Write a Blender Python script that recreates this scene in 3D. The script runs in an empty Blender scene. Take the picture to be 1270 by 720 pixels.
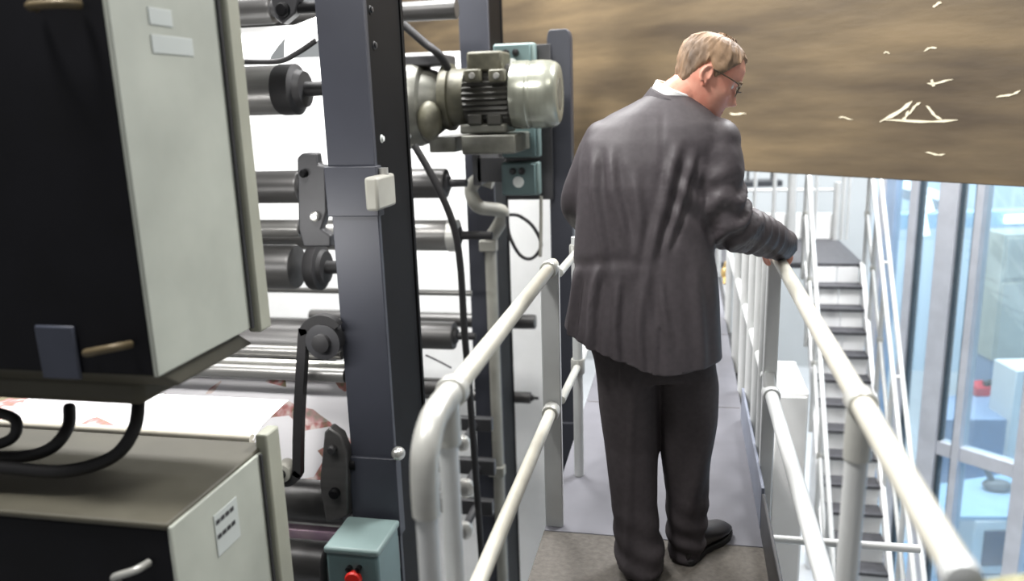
import bpy, math, random
import numpy as np
from mathutils import Vector, Matrix, noise
random.seed(7)
scene = bpy.context.scene
C = scene.collection
PI = math.pi

# ------------------------------------------------------------------ camera geometry
F = 1004.0; CX, CY = 635.0, 360.0
EYE = np.array([0.0, 0.0, 1.5])
PSI, TH, RHO = [math.radians(a) for a in (12.15, 13.05, 1.8)]
cf = np.array([-math.sin(PSI)*math.cos(TH), math.cos(PSI)*math.cos(TH), -math.sin(TH)])
r0 = np.array([math.cos(PSI), math.sin(PSI), 0.0]); u0 = np.cross(r0, cf)
cr = r0*math.cos(RHO) - u0*math.sin(RHO); cu = u0*math.cos(RHO) + r0*math.sin(RHO)
def ray(x, y): return cf + cr*(x-CX)/F - cu*(y-CY)/F
def onX(x, y, X): d = ray(x, y); return EYE + d*X/d[0]
def onY(x, y, Y): d = ray(x, y); return EYE + d*Y/d[1]
def onZ(x, y, Z): d = ray(x, y); return EYE + d*(Z-1.5)/d[2]
RH = np.array([math.cos(PSI), math.sin(PSI), 0]); FH = np.array([-math.sin(PSI), math.cos(PSI), 0])
SD = -0.6*RH + 0.8*FH                                   # run of the slanted facade
SN = np.cross(SD, np.array([0, 0, 1.0]))                # its normal
class Slant:
    def __init__(s, d): s.p = 0.635*d*RH + d*FH + EYE
    def at(s, x, y):
        d = ray(x, y); t = ((s.p-EYE)@SN)/(d@SN); return EYE + d*t
    def st(s, x, y):
        q = s.at(x, y); return float((q-s.p)@SD), float(q[2])
    def pt(s, a, z, off=0.0):
        q = s.p + SD*a + SN*off; return np.array([q[0], q[1], z])

cam_d = bpy.data.cameras.new('camera'); cam = bpy.data.objects.new('camera', cam_d); C.objects.link(cam)
cam_d.sensor_fit = 'HORIZONTAL'; cam_d.sensor_width = 36.0; cam_d.lens = 36.0*F/1270.0
cam_d.clip_start = 0.02
M3 = Matrix(((cr[0], cu[0], -cf[0]), (cr[1], cu[1], -cf[1]), (cr[2], cu[2], -cf[2])))
cam.matrix_world = Matrix.Translation(Vector(EYE)) @ M3.to_4x4()
cam_d.dof.use_dof = True; cam_d.dof.focus_distance = 2.7; cam_d.dof.aperture_fstop = 1.8
scene.camera = cam

# ------------------------------------------------------------------ materials
def lin(c):
    return tuple(((v/255.0)/12.92 if v/255.0 <= 0.04045 else ((v/255.0+0.055)/1.055)**2.4) for v in c)
MATS = {}
def mat(name, rgb, rough=0.5, metal=0.0, var=0.12, scale=6.0, stretch=(1, 1, 1), bump=0.0, rgb2=None, spec=0.5, emit=0.0, coord='Object'):
    m = bpy.data.materials.new(name); m.use_nodes = True
    nt = m.node_tree; b = nt.nodes['Principled BSDF']
    b.inputs['Roughness'].default_value = rough; b.inputs['Metallic'].default_value = metal
    b.inputs['Specular IOR Level'].default_value = spec
    tc = nt.nodes.new('ShaderNodeTexCoord'); mp = nt.nodes.new('ShaderNodeMapping')
    mp.inputs['Scale'].default_value = stretch
    nt.links.new(tc.outputs[coord], mp.inputs['Vector'])
    nz = nt.nodes.new('ShaderNodeTexNoise'); nz.inputs['Scale'].default_value = scale; nz.inputs['Detail'].default_value = 5
    nt.links.new(mp.outputs['Vector'], nz.inputs['Vector'])
    rp = nt.nodes.new('ShaderNodeValToRGB')
    a = lin(rgb); c2 = lin(rgb2) if rgb2 else tuple(v*(1-var*2) for v in a)
    a2 = a if rgb2 else tuple(min(1, v*(1+var)) for v in a)
    rp.color_ramp.elements[0].position = 0.3; rp.color_ramp.elements[1].position = 0.7
    rp.color_ramp.elements[0].color = (*c2, 1); rp.color_ramp.elements[1].color = (*a2, 1)
    nt.links.new(nz.outputs['Fac'], rp.inputs['Fac']); nt.links.new(rp.outputs['Color'], b.inputs['Base Color'])
    if bump:
        bp = nt.nodes.new('ShaderNodeBump'); bp.inputs['Strength'].default_value = bump; bp.inputs['Distance'].default_value = 0.01
        nt.links.new(nz.outputs['Fac'], bp.inputs['Height']); nt.links.new(bp.outputs['Normal'], b.inputs['Normal'])
    if emit:
        nt.links.new(rp.outputs['Color'], b.inputs['Emission Color']); b.inputs['Emission Strength'].default_value = emit
    MATS[name] = m
    return m
mat('cab_grey', (174, 178, 167), 0.55, var=0.07, scale=5)
mat('cab_edge', (160, 161, 146), 0.5, var=0.05)
mat('cab_dark', (12, 12, 17), 0.6, var=0.2, spec=0.2)
mat('cab_top', (76, 73, 61), 0.65, var=0.14, scale=4)
mat('plate_grey', (188, 194, 190), 0.5, var=0.03)
mat('reflection_blue', (52, 56, 68), 0.5, var=0.1)
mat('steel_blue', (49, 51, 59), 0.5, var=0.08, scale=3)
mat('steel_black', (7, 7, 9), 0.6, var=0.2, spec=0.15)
mat('steel_dark', (52, 52, 54), 0.45, var=0.15)
mat('roller_dark', (74, 73, 72), 0.38, 0.35, var=0.12, scale=3, stretch=(1, 8, 8))
mat('roller_grey', (128, 127, 124), 0.32, 0.5, var=0.1, scale=3, stretch=(1, 8, 8))
mat('rubber', (30, 29, 30), 0.6, var=0.2)
mat('bright_metal', (205, 204, 198), 0.3, 0.75, var=0.06)
mat('silver', (186, 186, 180), 0.34, 0.3, var=0.1, scale=9)
mat('rail_metal', (204, 201, 188), 0.36, 0.25, var=0.06, scale=9)
mat('rail_white', (198, 200, 199), 0.42, 0.2, var=0.05)
mat('stair_white', (240, 241, 241), 0.5, 0.0, var=0.04)
mat('white_paint', (236, 237, 236), 0.6, var=0.02)
mat('teal', (92, 113, 113), 0.5, var=0.06)
mat('teal_light', (112, 130, 128), 0.5, var=0.05)
mat('white_label', (226, 230, 226), 0.5, var=0.05)
mat('black_button', (14, 14, 15), 0.4, var=0.1)
mat('red_button', (214, 44, 34), 0.35, var=0.08)
mat('olive_cast', (84, 82, 68), 0.5, 0.2, var=0.2, scale=14, bump=0.3)
mat('motor_dark', (62, 61, 56), 0.5, 0.2, var=0.15, scale=10)
mat('gear_grey', (106, 106, 98), 0.38, 0.3, var=0.2, scale=9)
mat('cowl', (140, 142, 130), 0.25, 0.45, var=0.16, scale=5, stretch=(4, 1, 1))
mat('deck_brown', (84, 79, 73), 0.75, var=0.14, scale=55, bump=0.4)
mat('deck_grey', (98, 98, 104), 0.6, var=0.07, scale=5)
mat('toe_blue', (116, 121, 134), 0.5, var=0.08)
mat('tread', (66, 66, 70), 0.65, var=0.15, scale=20)
mat('hall_floor', (204, 206, 208), 0.45, var=0.06, scale=1.2)
mat('far_wall', (176, 178, 178), 0.7, var=0.05, scale=0.6)
mat('blue_lit_wall', (196, 214, 228), 0.6, var=0.04, scale=0.6)  # blue light behind the glass is put into this wall colour
mat('office_floor', (150, 190, 222), 0.3, var=0.06, scale=1)
mat('mullion', (196, 199, 206), 0.42, 0.3, var=0.05)
mat('mullion_blue', (158, 178, 202), 0.42, 0.2, var=0.05)
mat('gasket', (60, 72, 80), 0.5, var=0.1)
mat('desk_blue', (166, 200, 224), 0.4, var=0.04)
mat('partition', (146, 164, 192), 0.6, var=0.05)
mat('screen_dark', (44, 62, 92), 0.3, var=0.15)
mat('red_item', (220, 40, 60), 0.45, var=0.1)
mat('grey_box', (120, 124, 128), 0.5, var=0.1)
mat('panel_green', (188, 192, 182), 0.55, var=0.04)
mat('suit', (69, 64, 67), 0.55, var=0.07, scale=60, bump=0.05, spec=0.35)
mat('trouser', (60, 55, 57), 0.75, var=0.07, scale=60, bump=0.05, spec=0.3)
mat('shirt', (238, 238, 236), 0.7, var=0.02)
mat('shoe', (30, 27, 27), 0.35, var=0.15)
mat('sole', (20, 19, 19), 0.7, var=0.1)
mat('skin', (214, 158, 136), 0.5, rgb2=(202, 132, 112), scale=22, spec=0.4)
mat('lips', (176, 84, 80), 0.45, var=0.05)
mat('hair', (150, 122, 94), 0.65, rgb2=(96, 80, 66), scale=26, stretch=(1, 1, 0.25), bump=0.7)
mat('eye_white', (230, 226, 220), 0.3, var=0.02)
mat('glasses', (92, 82, 70), 0.3, 0.6, var=0.1)
mat('brass', (196, 168, 112), 0.4, 0.5, var=0.12)
mat('dull_brass', (98, 86, 62), 0.5, 0.3, var=0.12)
mat('flake_and_glint', (214, 205, 180), 0.7, var=0.08)
mat('conduit', (150, 149, 140), 0.5, var=0.08)
mat('paper_edge', (206, 200, 184), 0.7, var=0.05)
mat('pink_paper', (236, 208, 216), 0.7, rgb2=(190, 150, 182), scale=5)
mat('olive_mat', (118, 116, 84), 0.85, rgb2=(160, 158, 128), scale=90, bump=0.6)

def ramp_mask(nt, fac, p0, p1):
    r = nt.nodes.new('ShaderNodeValToRGB'); r.color_ramp.elements[0].position = p0; r.color_ramp.elements[1].position = p1
    nt.links.new(fac, r.inputs['Fac']); return r.outputs['Color']
# printed newspaper web: white sheet with soft columns of pictures and text
def web_material():
    m = bpy.data.materials.new('printed_web'); m.use_nodes = True; nt = m.node_tree; b = nt.nodes['Principled BSDF']
    b.inputs['Roughness'].default_value = 0.65
    tc = nt.nodes.new('ShaderNodeTexCoord')
    v = nt.nodes.new('ShaderNodeTexVoronoi'); v.inputs['Scale'].default_value = 7.0
    mp = nt.nodes.new('ShaderNodeMapping'); mp.inputs['Scale'].default_value = (0.8, 1.0, 1.6)
    nt.links.new(tc.outputs['Object'], mp.inputs['Vector']); nt.links.new(mp.outputs['Vector'], v.inputs['Vector'])
    sep = nt.nodes.new('ShaderNodeSeparateColor'); nt.links.new(v.outputs['Color'], sep.inputs['Color'])
    mask = ramp_mask(nt, sep.outputs['Red'], 0.70, 0.76)
    n = nt.nodes.new('ShaderNodeTexNoise'); n.inputs['Scale'].default_value = 16; nt.links.new(tc.outputs['Object'], n.inputs['Vector'])
    cr_ = nt.nodes.new('ShaderNodeValToRGB')
    cr_.color_ramp.elements[0].position = 0.38; cr_.color_ramp.elements[0].color = (*lin((120, 112, 84)), 1)
    cr_.color_ramp.elements[1].position = 0.62; cr_.color_ramp.elements[1].color = (*lin((222, 206, 200)), 1)
    e = cr_.color_ramp.elements.new(0.5); e.color = (*lin((186, 120, 118)), 1)
    nt.links.new(n.outputs['Fac'], cr_.inputs['Fac'])
    mx = nt.nodes.new('ShaderNodeMix'); mx.data_type = 'RGBA'
    mx.inputs[6].default_value = (*lin((238, 236, 238)), 1)
    nt.links.new(mask, mx.inputs[0]); nt.links.new(cr_.outputs['Color'], mx.inputs[7]); nt.links.new(mx.outputs[2], b.inputs['Base Color'])
    MATS['printed_web'] = m
web_material()
# big brown board: streaks along its length, pale scratches and flecks
def board_material():
    m = bpy.data.materials.new('brown_board'); m.use_nodes = True; nt = m.node_tree; b = nt.nodes['Principled BSDF']
    b.inputs['Roughness'].default_value = 0.5; b.inputs['Specular IOR Level'].default_value = 0.35
    tc = nt.nodes.new('ShaderNodeTexCoord')
    def nz(scale, st, det=5):
        mp = nt.nodes.new('ShaderNodeMapping'); mp.inputs['Scale'].default_value = st
        nt.links.new(tc.outputs['Object'], mp.inputs['Vector'])
        n = nt.nodes.new('ShaderNodeTexNoise'); n.inputs['Scale'].default_value = scale; n.inputs['Detail'].default_value = det
        nt.links.new(mp.outputs['Vector'], n.inputs['Vector']); return n.outputs['Fac']
    streak = nt.nodes.new('ShaderNodeValToRGB'); nt.links.new(nz(2.2, (0.35, 1, 2.2)), streak.inputs['Fac'])
    streak.color_ramp.elements[0].position = 0.33; streak.color_ramp.elements[0].color = (*lin((68, 58, 46)), 1)
    streak.color_ramp.elements[1].position = 0.68; streak.color_ramp.elements[1].color = (*lin((106, 91, 69)), 1)
    e = streak.color_ramp.elements.new(0.5); e.color = (*lin((87, 75, 58)), 1)
    fine = nt.nodes.new('ShaderNodeMix'); fine.data_type = 'RGBA'; fine.blend_type = 'OVERLAY'; fine.inputs[0].default_value = 0.4
    fr = nt.nodes.new('ShaderNodeValToRGB'); nt.links.new(nz(9, (0.5, 1, 2.0), 8), fr.inputs['Fac'])
    fr.color_ramp.elements[0].color = (0.32, 0.32, 0.32, 1); fr.color_ramp.elements[1].color = (0.68, 0.68, 0.66, 1)
    nt.links.new(streak.outputs['Color'], fine.inputs[6]); nt.links.new(fr.outputs['Color'], fine.inputs[7])
    nt.links.new(fine.outputs[2], b.inputs['Base Color'])
    bp = nt.nodes.new('ShaderNodeBump'); bp.inputs['Strength'].default_value = 0.25; bp.inputs['Distance'].default_value = 0.02
    nt.links.new(nz(5, (0.5, 1, 1.6)), bp.inputs['Height']); nt.links.new(bp.outputs['Normal'], b.inputs['Normal'])
    MATS['brown_board'] = m
board_material()
def glass_material():
    m = bpy.data.materials.new('clear_glass'); m.use_nodes = True; nt = m.node_tree
    nt.nodes.remove(nt.nodes['Principled BSDF']); out = nt.nodes['Material Output']
    t = nt.nodes.new('ShaderNodeBsdfTransparent'); t.inputs['Color'].default_value = (0.86, 0.94, 0.98, 1)
    g = nt.nodes.new('ShaderNodeBsdfGlossy'); g.inputs['Roughness'].default_value = 0.03
    n = nt.nodes.new('ShaderNodeTexNoise'); n.inputs['Scale'].default_value = 1.5
    d = nt.nodes.new('ShaderNodeBsdfDiffuse'); d.inputs['Color'].default_value = (0.72, 0.82, 0.86, 1)
    mx = nt.nodes.new('ShaderNodeMixShader'); mx.inputs[0].default_value = 0.1
    mx2 = nt.nodes.new('ShaderNodeMixShader'); mu = nt.nodes.new('ShaderNodeMath'); mu.operation = 'MULTIPLY'; mu.inputs[1].default_value = 0.2
    nt.links.new(n.outputs['Fac'], mu.inputs[0]); nt.links.new(mu.outputs[0], mx2.inputs[0])
    nt.links.new(t.outputs[0], mx.inputs[1]); nt.links.new(g.outputs[0], mx.inputs[2])
    nt.links.new(mx.outputs[0], mx2.inputs[1]); nt.links.new(d.outputs[0], mx2.inputs[2])
    nt.links.new(mx2.outputs[0], out.inputs['Surface'])
    MATS['clear_glass'] = m
glass_material()
def lamp_material(name, rgb, s):
    m = mat(name, rgb, 0.5, var=0.0, emit=s); return m
lamp_material('tube_glow', (235, 248, 255), 4.0)

# ------------------------------------------------------------------ mesh builder
WL = {}                                                  # world base of each parent
def V(p): return np.array(p, float)
def frame(d):
    d = V(d)/np.linalg.norm(d); a = V((0, 0, 1)) if abs(d[2]) < 0.9 else V((1, 0, 0))
    x = np.cross(a, d); x /= np.linalg.norm(x); return x, np.cross(d, x), d
class B:
    def __init__(s): s.v = []; s.f = []
    def add(s, vs, fs):
        o = len(s.v); s.v += [tuple(map(float, q)) for q in vs]; s.f += [tuple(i+o for i in f) for f in fs]; return s
    def hexa(s, p):                                      # 8 points: bottom ring then top ring
        return s.add(p, [(3, 2, 1, 0), (4, 5, 6, 7), (0, 1, 5, 4), (1, 2, 6, 5), (2, 3, 7, 6), (3, 0, 4, 7)])
    def box(s, x0, x1, y0, y1, z0, z1):
        return s.hexa([(x0, y0, z0), (x1, y0, z0), (x1, y1, z0), (x0, y1, z0), (x0, y0, z1), (x1, y0, z1), (x1, y1, z1), (x0, y1, z1)])
    def obox(s, c, ax, ay, az):                          # half-extent vectors
        c, ax, ay, az = map(V, (c, ax, ay, az))
        return s.hexa([c-ax-ay-az, c+ax-ay-az, c+ax+ay-az, c-ax+ay-az, c-ax-ay+az, c+ax-ay+az, c+ax+ay+az, c-ax+ay+az])
    def tube(s, pts, r, n=14, cap=True, sub=0):
        pts = [V(p) for p in pts]
        rs = list(r) if hasattr(r, '__len__') else [r]*len(pts)
        if sub: pts, rs = spline(pts, rs, sub)
        prev = None; vs = []
        for i, p in enumerate(pts):
            d = pts[min(i+1, len(pts)-1)] - pts[max(i-1, 0)]
            if prev is None: x, y, _ = frame(d)
            else:
                d = d/np.linalg.norm(d); x = prev - d*(prev@d); x /= np.linalg.norm(x); y = np.cross(d, x)
            prev = x
            rr = rs[i] if hasattr(rs[i], '__len__') else (rs[i], rs[i])
            for k in range(n):
                a = 2*PI*k/n; vs.append(p + x*rr[0]*math.cos(a) + y*rr[1]*math.sin(a))
        fs = []
        for i in range(len(pts)-1):
            for k in range(n): fs.append((i*n+k, i*n+(k+1) % n, (i+1)*n+(k+1) % n, (i+1)*n+k))
        if cap: fs += [tuple(range(n-1, -1, -1)), tuple(range((len(pts)-1)*n, len(pts)*n))]
        return s.add(vs, fs)
    def lathe(s, p0, d, prof, n=28):                     # prof: (distance along d, radius)
        x, y, d = frame(d); p0 = V(p0); vs = []
        for t, r in prof:
            for k in range(n):
                a = 2*PI*k/n; vs.append(p0 + d*t + (x*math.cos(a) + y*math.sin(a))*max(r, 1e-4))
        fs = []
        for i in range(len(prof)-1):
            for k in range(n): fs.append((i*n+k, i*n+(k+1) % n, (i+1)*n+(k+1) % n, (i+1)*n+k))
        fs += [tuple(range(n-1, -1, -1)), tuple(range((len(prof)-1)*n, len(prof)*n))]
        return s.add(vs, fs)
    def prism(s, poly, ext):                             # 3-D polygon pushed along ext
        poly = [V(p) for p in poly]; n = len(poly); ext = V(ext)
        vs = poly + [p+ext for p in poly]
        fs = [tuple(range(n-1, -1, -1)), tuple(range(n, 2*n))] + [(i, (i+1) % n, n+(i+1) % n, n+i) for i in range(n)]
        return s.add(vs, fs)
    def ball(s, c, rx, ry, rz, rot=None, n=20, m=12):
        c = V(c); vs = []; R = np.array(rot) if rot is not None else np.eye(3)
        for j in range(m+1):
            t = PI*j/m
            for k in range(n):
                a = 2*PI*k/n; vs.append(c + R@V((rx*math.sin(t)*math.cos(a), ry*math.sin(t)*math.sin(a), rz*math.cos(t))))
        fs = [(j*n+k, (j+1)*n+k, (j+1)*n+(k+1) % n, j*n+(k+1) % n) for j in range(m) for k in range(n)]
        return s.add(vs, fs)
    def rings(s, rings, cap=True):
        n = len(rings[0]); vs = [p for r in rings for p in r]
        fs = [(i*n+k, i*n+(k+1) % n, (i+1)*n+(k+1) % n, (i+1)*n+k) for i in range(len(rings)-1) for k in range(n)]
        if cap: fs += [tuple(range(n-1, -1, -1)), tuple(range((len(rings)-1)*n, len(rings)*n))]
        return s.add(vs, fs)
    def mesh(s, name, base=(0, 0, 0)):
        me = bpy.data.meshes.new(name); b = V(base)
        me.from_pydata([tuple(V(q)-b) for q in s.v], [], s.f); me.validate(); me.update()
        import bmesh
        bm = bmesh.new(); bm.from_mesh(me); bmesh.ops.remove_doubles(bm, verts=bm.verts, dist=1e-6)
        bmesh.ops.recalc_face_normals(bm, faces=bm.faces); bm.to_mesh(me); bm.free()
        return me
    def build(s, name, m, parent=None, bevel=0.0, smooth=True, loc=None):
        base = WL.get(parent, V((0, 0, 0))) if parent is not None else (V(loc) if loc is not None else V((0, 0, 0)))
        me = s.mesh(name, base); me.materials.append(MATS[m])
        o = bpy.data.objects.new(name, me); C.objects.link(o)
        if parent is not None: o.parent = parent
        else: o.location = tuple(base)
        WL[o] = base if parent is None else V(base)
        if smooth:
            for p in me.polygons: p.use_smooth = True
            me.set_sharp_from_angle(angle=math.radians(38))
        if bevel:
            b = o.modifiers.new('bevel', 'BEVEL'); b.width = bevel; b.segments = 2; b.limit_method = 'ANGLE'; b.angle_limit = math.radians(40)
        return o
def spline(pts, rs, sub):
    op, orr = [], []
    R_ = [V(q) if hasattr(q, '__len__') else V((q, q)) for q in rs]
    for i in range(len(pts)-1):
        P = [pts[max(i-1, 0)], pts[i], pts[i+1], pts[min(i+2, len(pts)-1)]]
        Q = [R_[max(i-1, 0)], R_[i], R_[i+1], R_[min(i+2, len(pts)-1)]]
        for k in range(sub):
            t = k/sub
            cm = lambda A: 0.5*((2*A[1]) + (A[2]-A[0])*t + (2*A[0]-5*A[1]+4*A[2]-A[3])*t*t + (3*A[1]-A[0]-3*A[2]+A[3])*t**3)
            op.append(cm(P)); orr.append(cm(Q))
    op.append(pts[-1]); orr.append(R_[-1]); return op, orr
def thing(name, label, cat, loc=(0, 0, 0), group=None):
    o = bpy.data.objects.new(name, None); C.objects.link(o); o.location = tuple(map(float, loc)); o.empty_display_size = 0.1
    o['label'] = label; o['category'] = cat
    if group: o['group'] = group
    WL[o] = V(loc); return o
def tag(o, label, cat, group=None):
    o['label'] = label; o['category'] = cat
    if group: o['group'] = group
    return o
def struct(o): o['kind'] = 'structure'; return o
FLOOR = -3.8

# ------------------------------------------------------------------ the setting
struct(B().box(-9, 17, -2, 17, FLOOR-0.2, FLOOR).build('floor', 'hall_floor', smooth=False))
struct(B().box(-9, 3.5, 16.2, 16.4, FLOOR, 6.5).build('wall_back', 'far_wall', smooth=False))
struct(B().box(3.5, 17, 16.2, 16.4, FLOOR, 6.5).build('wall_office', 'blue_lit_wall', smooth=False))
struct(B().box(-8, -1.03, 6.3, 6.45, FLOOR, 1.90).build('wall_left', 'white_paint', smooth=False))

# brown panel hanging across the hall, parallel to the slanted facade
SP = Slant(4.1)
aR, zR = SP.st(1270, 232); aL, zL = SP.st(920, 212)
zb = 0.5*(zR+zL)
def slant_obj(o, s):                                     # mesh written as (along, off, z) -> stands on the slanted line
    o.location = (s.p[0], s.p[1], 0.0); o.rotation_euler = (0, 0, math.atan2(SD[1], SD[0])); WL[o] = V((0, 0, 0)); return o
panel = slant_obj(B().box(-1.2, 6.3, -0.12, 0.0, zb, 3.4).build('overhead_panel', 'brown_board', bevel=0.006), SP)
tag(panel, 'huge weathered brown panel hung across the hall above the far rails', 'panel')
def flecks(lst, name, label=None):
    for x0, y0, x1, y1, w in lst:
        b = B()
        a0, z0 = SP.st(x0, y0); a1, z1 = SP.st(x1, y1); n = 6
        d = V((a1-a0, z1-z0)); L = np.linalg.norm(d); d /= L; q = V((-d[1], d[0]))
        up, lo = [], []
        for i in range(n+1):
            t = i/n; c = V((a0, z0)) + d*L*t + q*0.006*math.sin(5*t+x0)
            h = w*0.75*(0.35+0.65*abs(math.sin(2.3*t*PI+x0)))*(1 if 0 < i < n else 0.2)
            up.append((c[0]+q[0]*h, c[1]+q[1]*h)); lo.append((c[0]-q[0]*h, c[1]-q[1]*h))
        poly = [(p[0], -0.001, p[1]) for p in up+lo[::-1]]
        b.prism(poly, (0, 0.004, 0)); b.build(name, 'flake_and_glint', panel, smooth=False)
flecks([(1092, 152, 1132, 126, .016), (1098, 150, 1188, 149, .010), (1126, 141, 1142, 127, .010), (1148, 132, 1168, 148, .010),
        (1118, 150, 1128, 138, .012), (1150, 103, 1182, 100, .008), (1146, 63, 1162, 58, .007), (1236, 122, 1266, 112, .008), (1157, 7, 1168, 4, .010),  # topmost fleck here is a white reflection on the panel, built as a mark
        (905, 140, 925, 142, .009), (1148, 190, 1172, 191, .007), (1154, 100, 1160, 106, .012), (1040, 146, 1058, 147, .005), (1096, 66, 1104, 65, .005)], 'scratch_and_glint')

# slanted glass facade and the room behind it
SG = Slant(7.1)
def aG(x, y=344): return SG.st(x, y)[0]
A1 = aG(1088)
win = slant_obj(B().box(-4.0, A1, -0.1, 0.1, FLOOR, FLOOR+0.12).build('window_1', 'mullion', bevel=0.004), SG); struct(win)
def mull(x0, x1, m, off=-0.09, name='mullion', dep=0.18):
    a0, a1 = sorted((aG(x0), aG(x1)))
    return B().box(a0, a1, off, off+dep, FLOOR+0.12, 3.0).build(name, m, win, bevel=0.004)
cols = [(1088, 1096, 'mullion', -.10, .2), (1096, 1107, 'mullion_blue', -.07, .14), (1126, 1135, 'mullion', -.09, .18), (1135, 1138, 'gasket', -.05, .1),
        (1162, 1185, 'mullion', -.10, .2), (1185, 1188, 'gasket', -.05, .1), (1207, 1216, 'mullion', -.10, .2), (1203, 1206, 'gasket', -.05, .1), (1290, 1312, 'mullion', -.1, .2)]
for x0, x1, m, off, dep in cols: mull(x0, x1, m, off, 'mullion' if m != 'gasket' else 'gasket_strip', dep)
zt = 0.5*(SG.st(1165, 550)[1] + SG.st(1262, 585)[1])
edges = [-4.0] + sorted([aG(x) for x in (1312, 1207, 1162, 1126, 1096)])
for i in range(len(edges)-1):
    a0, a1 = edges[i]+0.02, edges[i+1]-0.02
    B().box(a0, a1, -0.01, 0.01, FLOOR+0.12, 3.0).build('glass_pane', 'clear_glass', win, smooth=False)
    if i < 3: B().box(a0, a1, -0.06, 0.06, zt-0.07, zt+0.07).build('transom', 'mullion', win, bevel=0.004)
B().box(-4.0, A1, -0.1, 0.1, 2.98, 3.12).build('head_rail', 'mullion', win, bevel=0.004)
# office floor behind the glass
struct(slant_obj(B().box(-7, A1, -7.5, -0.15, FLOOR, FLOOR+0.03).build('floor.001', 'office_floor', smooth=False), SG))

# ------------------------------------------------------------------ office things seen through the glass
def pbox(b, x0, x1, y0, y1, D, dep):                     # upright box whose near face covers the pixel rectangle at forward distance D
    p = [EYE + ray(x, y)*D for x, y in ((x0, y1), (x1, y1), (x1, y0), (x0, y0))]
    z0, z1 = min(p[0][2], p[1][2]), max(p[2][2], p[3][2])
    z0 = 0.5*(p[0][2]+p[1][2]); z1 = 0.5*(p[2][2]+p[3][2])
    a, c = 0.5*(p[0]+p[3]), 0.5*(p[1]+p[2])
    w = c-a; w[2] = 0; L = np.linalg.norm(w); w /= L; n = V((-w[1], w[0], 0))
    mid = 0.5*(a+c); mid[2] = 0.5*(z0+z1)
    b.obox(mid+n*dep/2, w*L/2, n*dep/2, V((0, 0, (z1-z0)/2))); return mid, w, n, L, z0, z1
def ground_to(b, mid, w, n, L, z, dep, ins=0.1, r=0.035):  # four legs down to the hall floor
    out = []
    for sx in (-1, 1):
        for sy in (0.1, 0.9):
            q = mid + w*(L/2-ins)*sx + n*dep*sy; bb = B(); bb.box(q[0]-r, q[0]+r, q[1]-r, q[1]+r, FLOOR+0.03, z); out.append(bb)
    return out
# wall cupboards
t = thing('wall_cupboard', 'pale green grey cupboard front behind the glass at the right edge', 'cupboard', (0, 0, 0))
bx = B(); m_, w_, n_, L_, za, zb2 = pbox(bx, 1238, 1330, 286, 452, 12.0, 0.5); bx.build('carcass', 'panel_green', t, bevel=.01)
for f0, f1 in ((.03, .62), (.66, .97)):
    c = V((m_[0], m_[1], 0)) - n_*0.012; zA = za+(zb2-za)*f0; zB = za+(zb2-za)*f1
    B().obox((c[0], c[1], (zA+zB)/2), w_*(L_/2-.04), n_*.012, (0, 0, (zB-zA)/2)).build('door', 'panel_green', t, bevel=.004)
B().obox((m_[0]+n_[0]*.25, m_[1]+n_[1]*.25, (FLOOR+za)/2+.015), w_*L_/2*.96, n_*.22, (0, 0, (za-FLOOR-.03)/2)).build('base', 'partition', t)
# ceiling light beams
t = thing('light_beam', 'pale blue horizontal beam with a glowing tube high behind the glass', 'beam', (0, 0, 0))
b = B(); m_, w_, n_, L_, za, zb2 = pbox(b, 1096, 1330, 262, 282, 11.0, 0.25); b.build('beam', 'desk_blue', t, bevel=.01)
b = B(); pbox(b, 1248, 1330, 266, 276, 10.95, 0.05); b.build('tube', 'tube_glow', t)
for sx in (-.45, .45):
    q = V((m_[0], m_[1], 0))+w_*L_*sx+n_*.12; B().tube([(q[0], q[1], zb2-.02), (q[0], q[1], 6.3)], .03).build('hanger_rod', 'mullion', t)
# slanting brace beam
p0 = EYE+ray(1096, 226)*9.6; p1 = EYE+ray(1168, 250)*9.6
b = B().tube([p0, p1], .11, n=4); o = b.build('brace_beam', 'mullion', loc=p0); tag(o, 'grey slanting brace beam seen behind the upper glass', 'beam')
for (x0, y0, x1, y1, nm) in ((1148, 244, 1154, 262, 'upper'), (1143, 264, 1148, 292, 'lower')):
    q0 = EYE+ray(x0, y0)*9.3; q1 = EYE+ray(x1, y1)*9.3
    o = B().tube([q0, q1], .045, n=10).build('light_tube', 'tube_glow', loc=q0); tag(o, nm+' of two short white light tubes hung behind the glass', 'lamp')
# desks
t = thing('office_desk', 'long pale blue desk behind the lowest pane of glass', 'desk', (0, 0, 0))
A = onZ(1158, 600, -3.05); Bq = onZ(1330, 574, -3.05); Cq = onZ(1330, 640, -3.05); Dq = onZ(1150, 640, -3.05)
b = B(); b.prism([A, Bq, Cq, Dq], (0, 0, -.05)); b.build('desk_top', 'desk_blue', t, bevel=.006)
for q in (A, Bq, Cq, Dq):
    q = q+(0.25*(A+Bq+Cq+Dq)-q)*.06; B().box(q[0]-.03, q[0]+.03, q[1]-.03, q[1]+.03, FLOOR+.03, -3.1).build('leg', 'mullion', t)
t = thing('monitor', 'dark screened box in a white frame under the blue desk at the corner', 'monitor', (0, 0, 0))
b = B(); m_, w_, n_, L_, za, zb2 = pbox(b, 1206, 1330, 640, 716, 8.9, .5); b.build('housing', 'white_paint', t, bevel=.02)
b = B(); pbox(b, 1220, 1322, 655, 704, 8.88, .05); b.build('screen', 'screen_dark', t, bevel=.01)
B().obox((m_[0]+n_[0]*.25, m_[1]+n_[1]*.25, (FLOOR+za)/2+.01), w_*L_*.3, n_*.2, (0, 0, max(.01, (za-FLOOR-.03)/2))).build('base', 'grey_box', t)
o = B()
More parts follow.
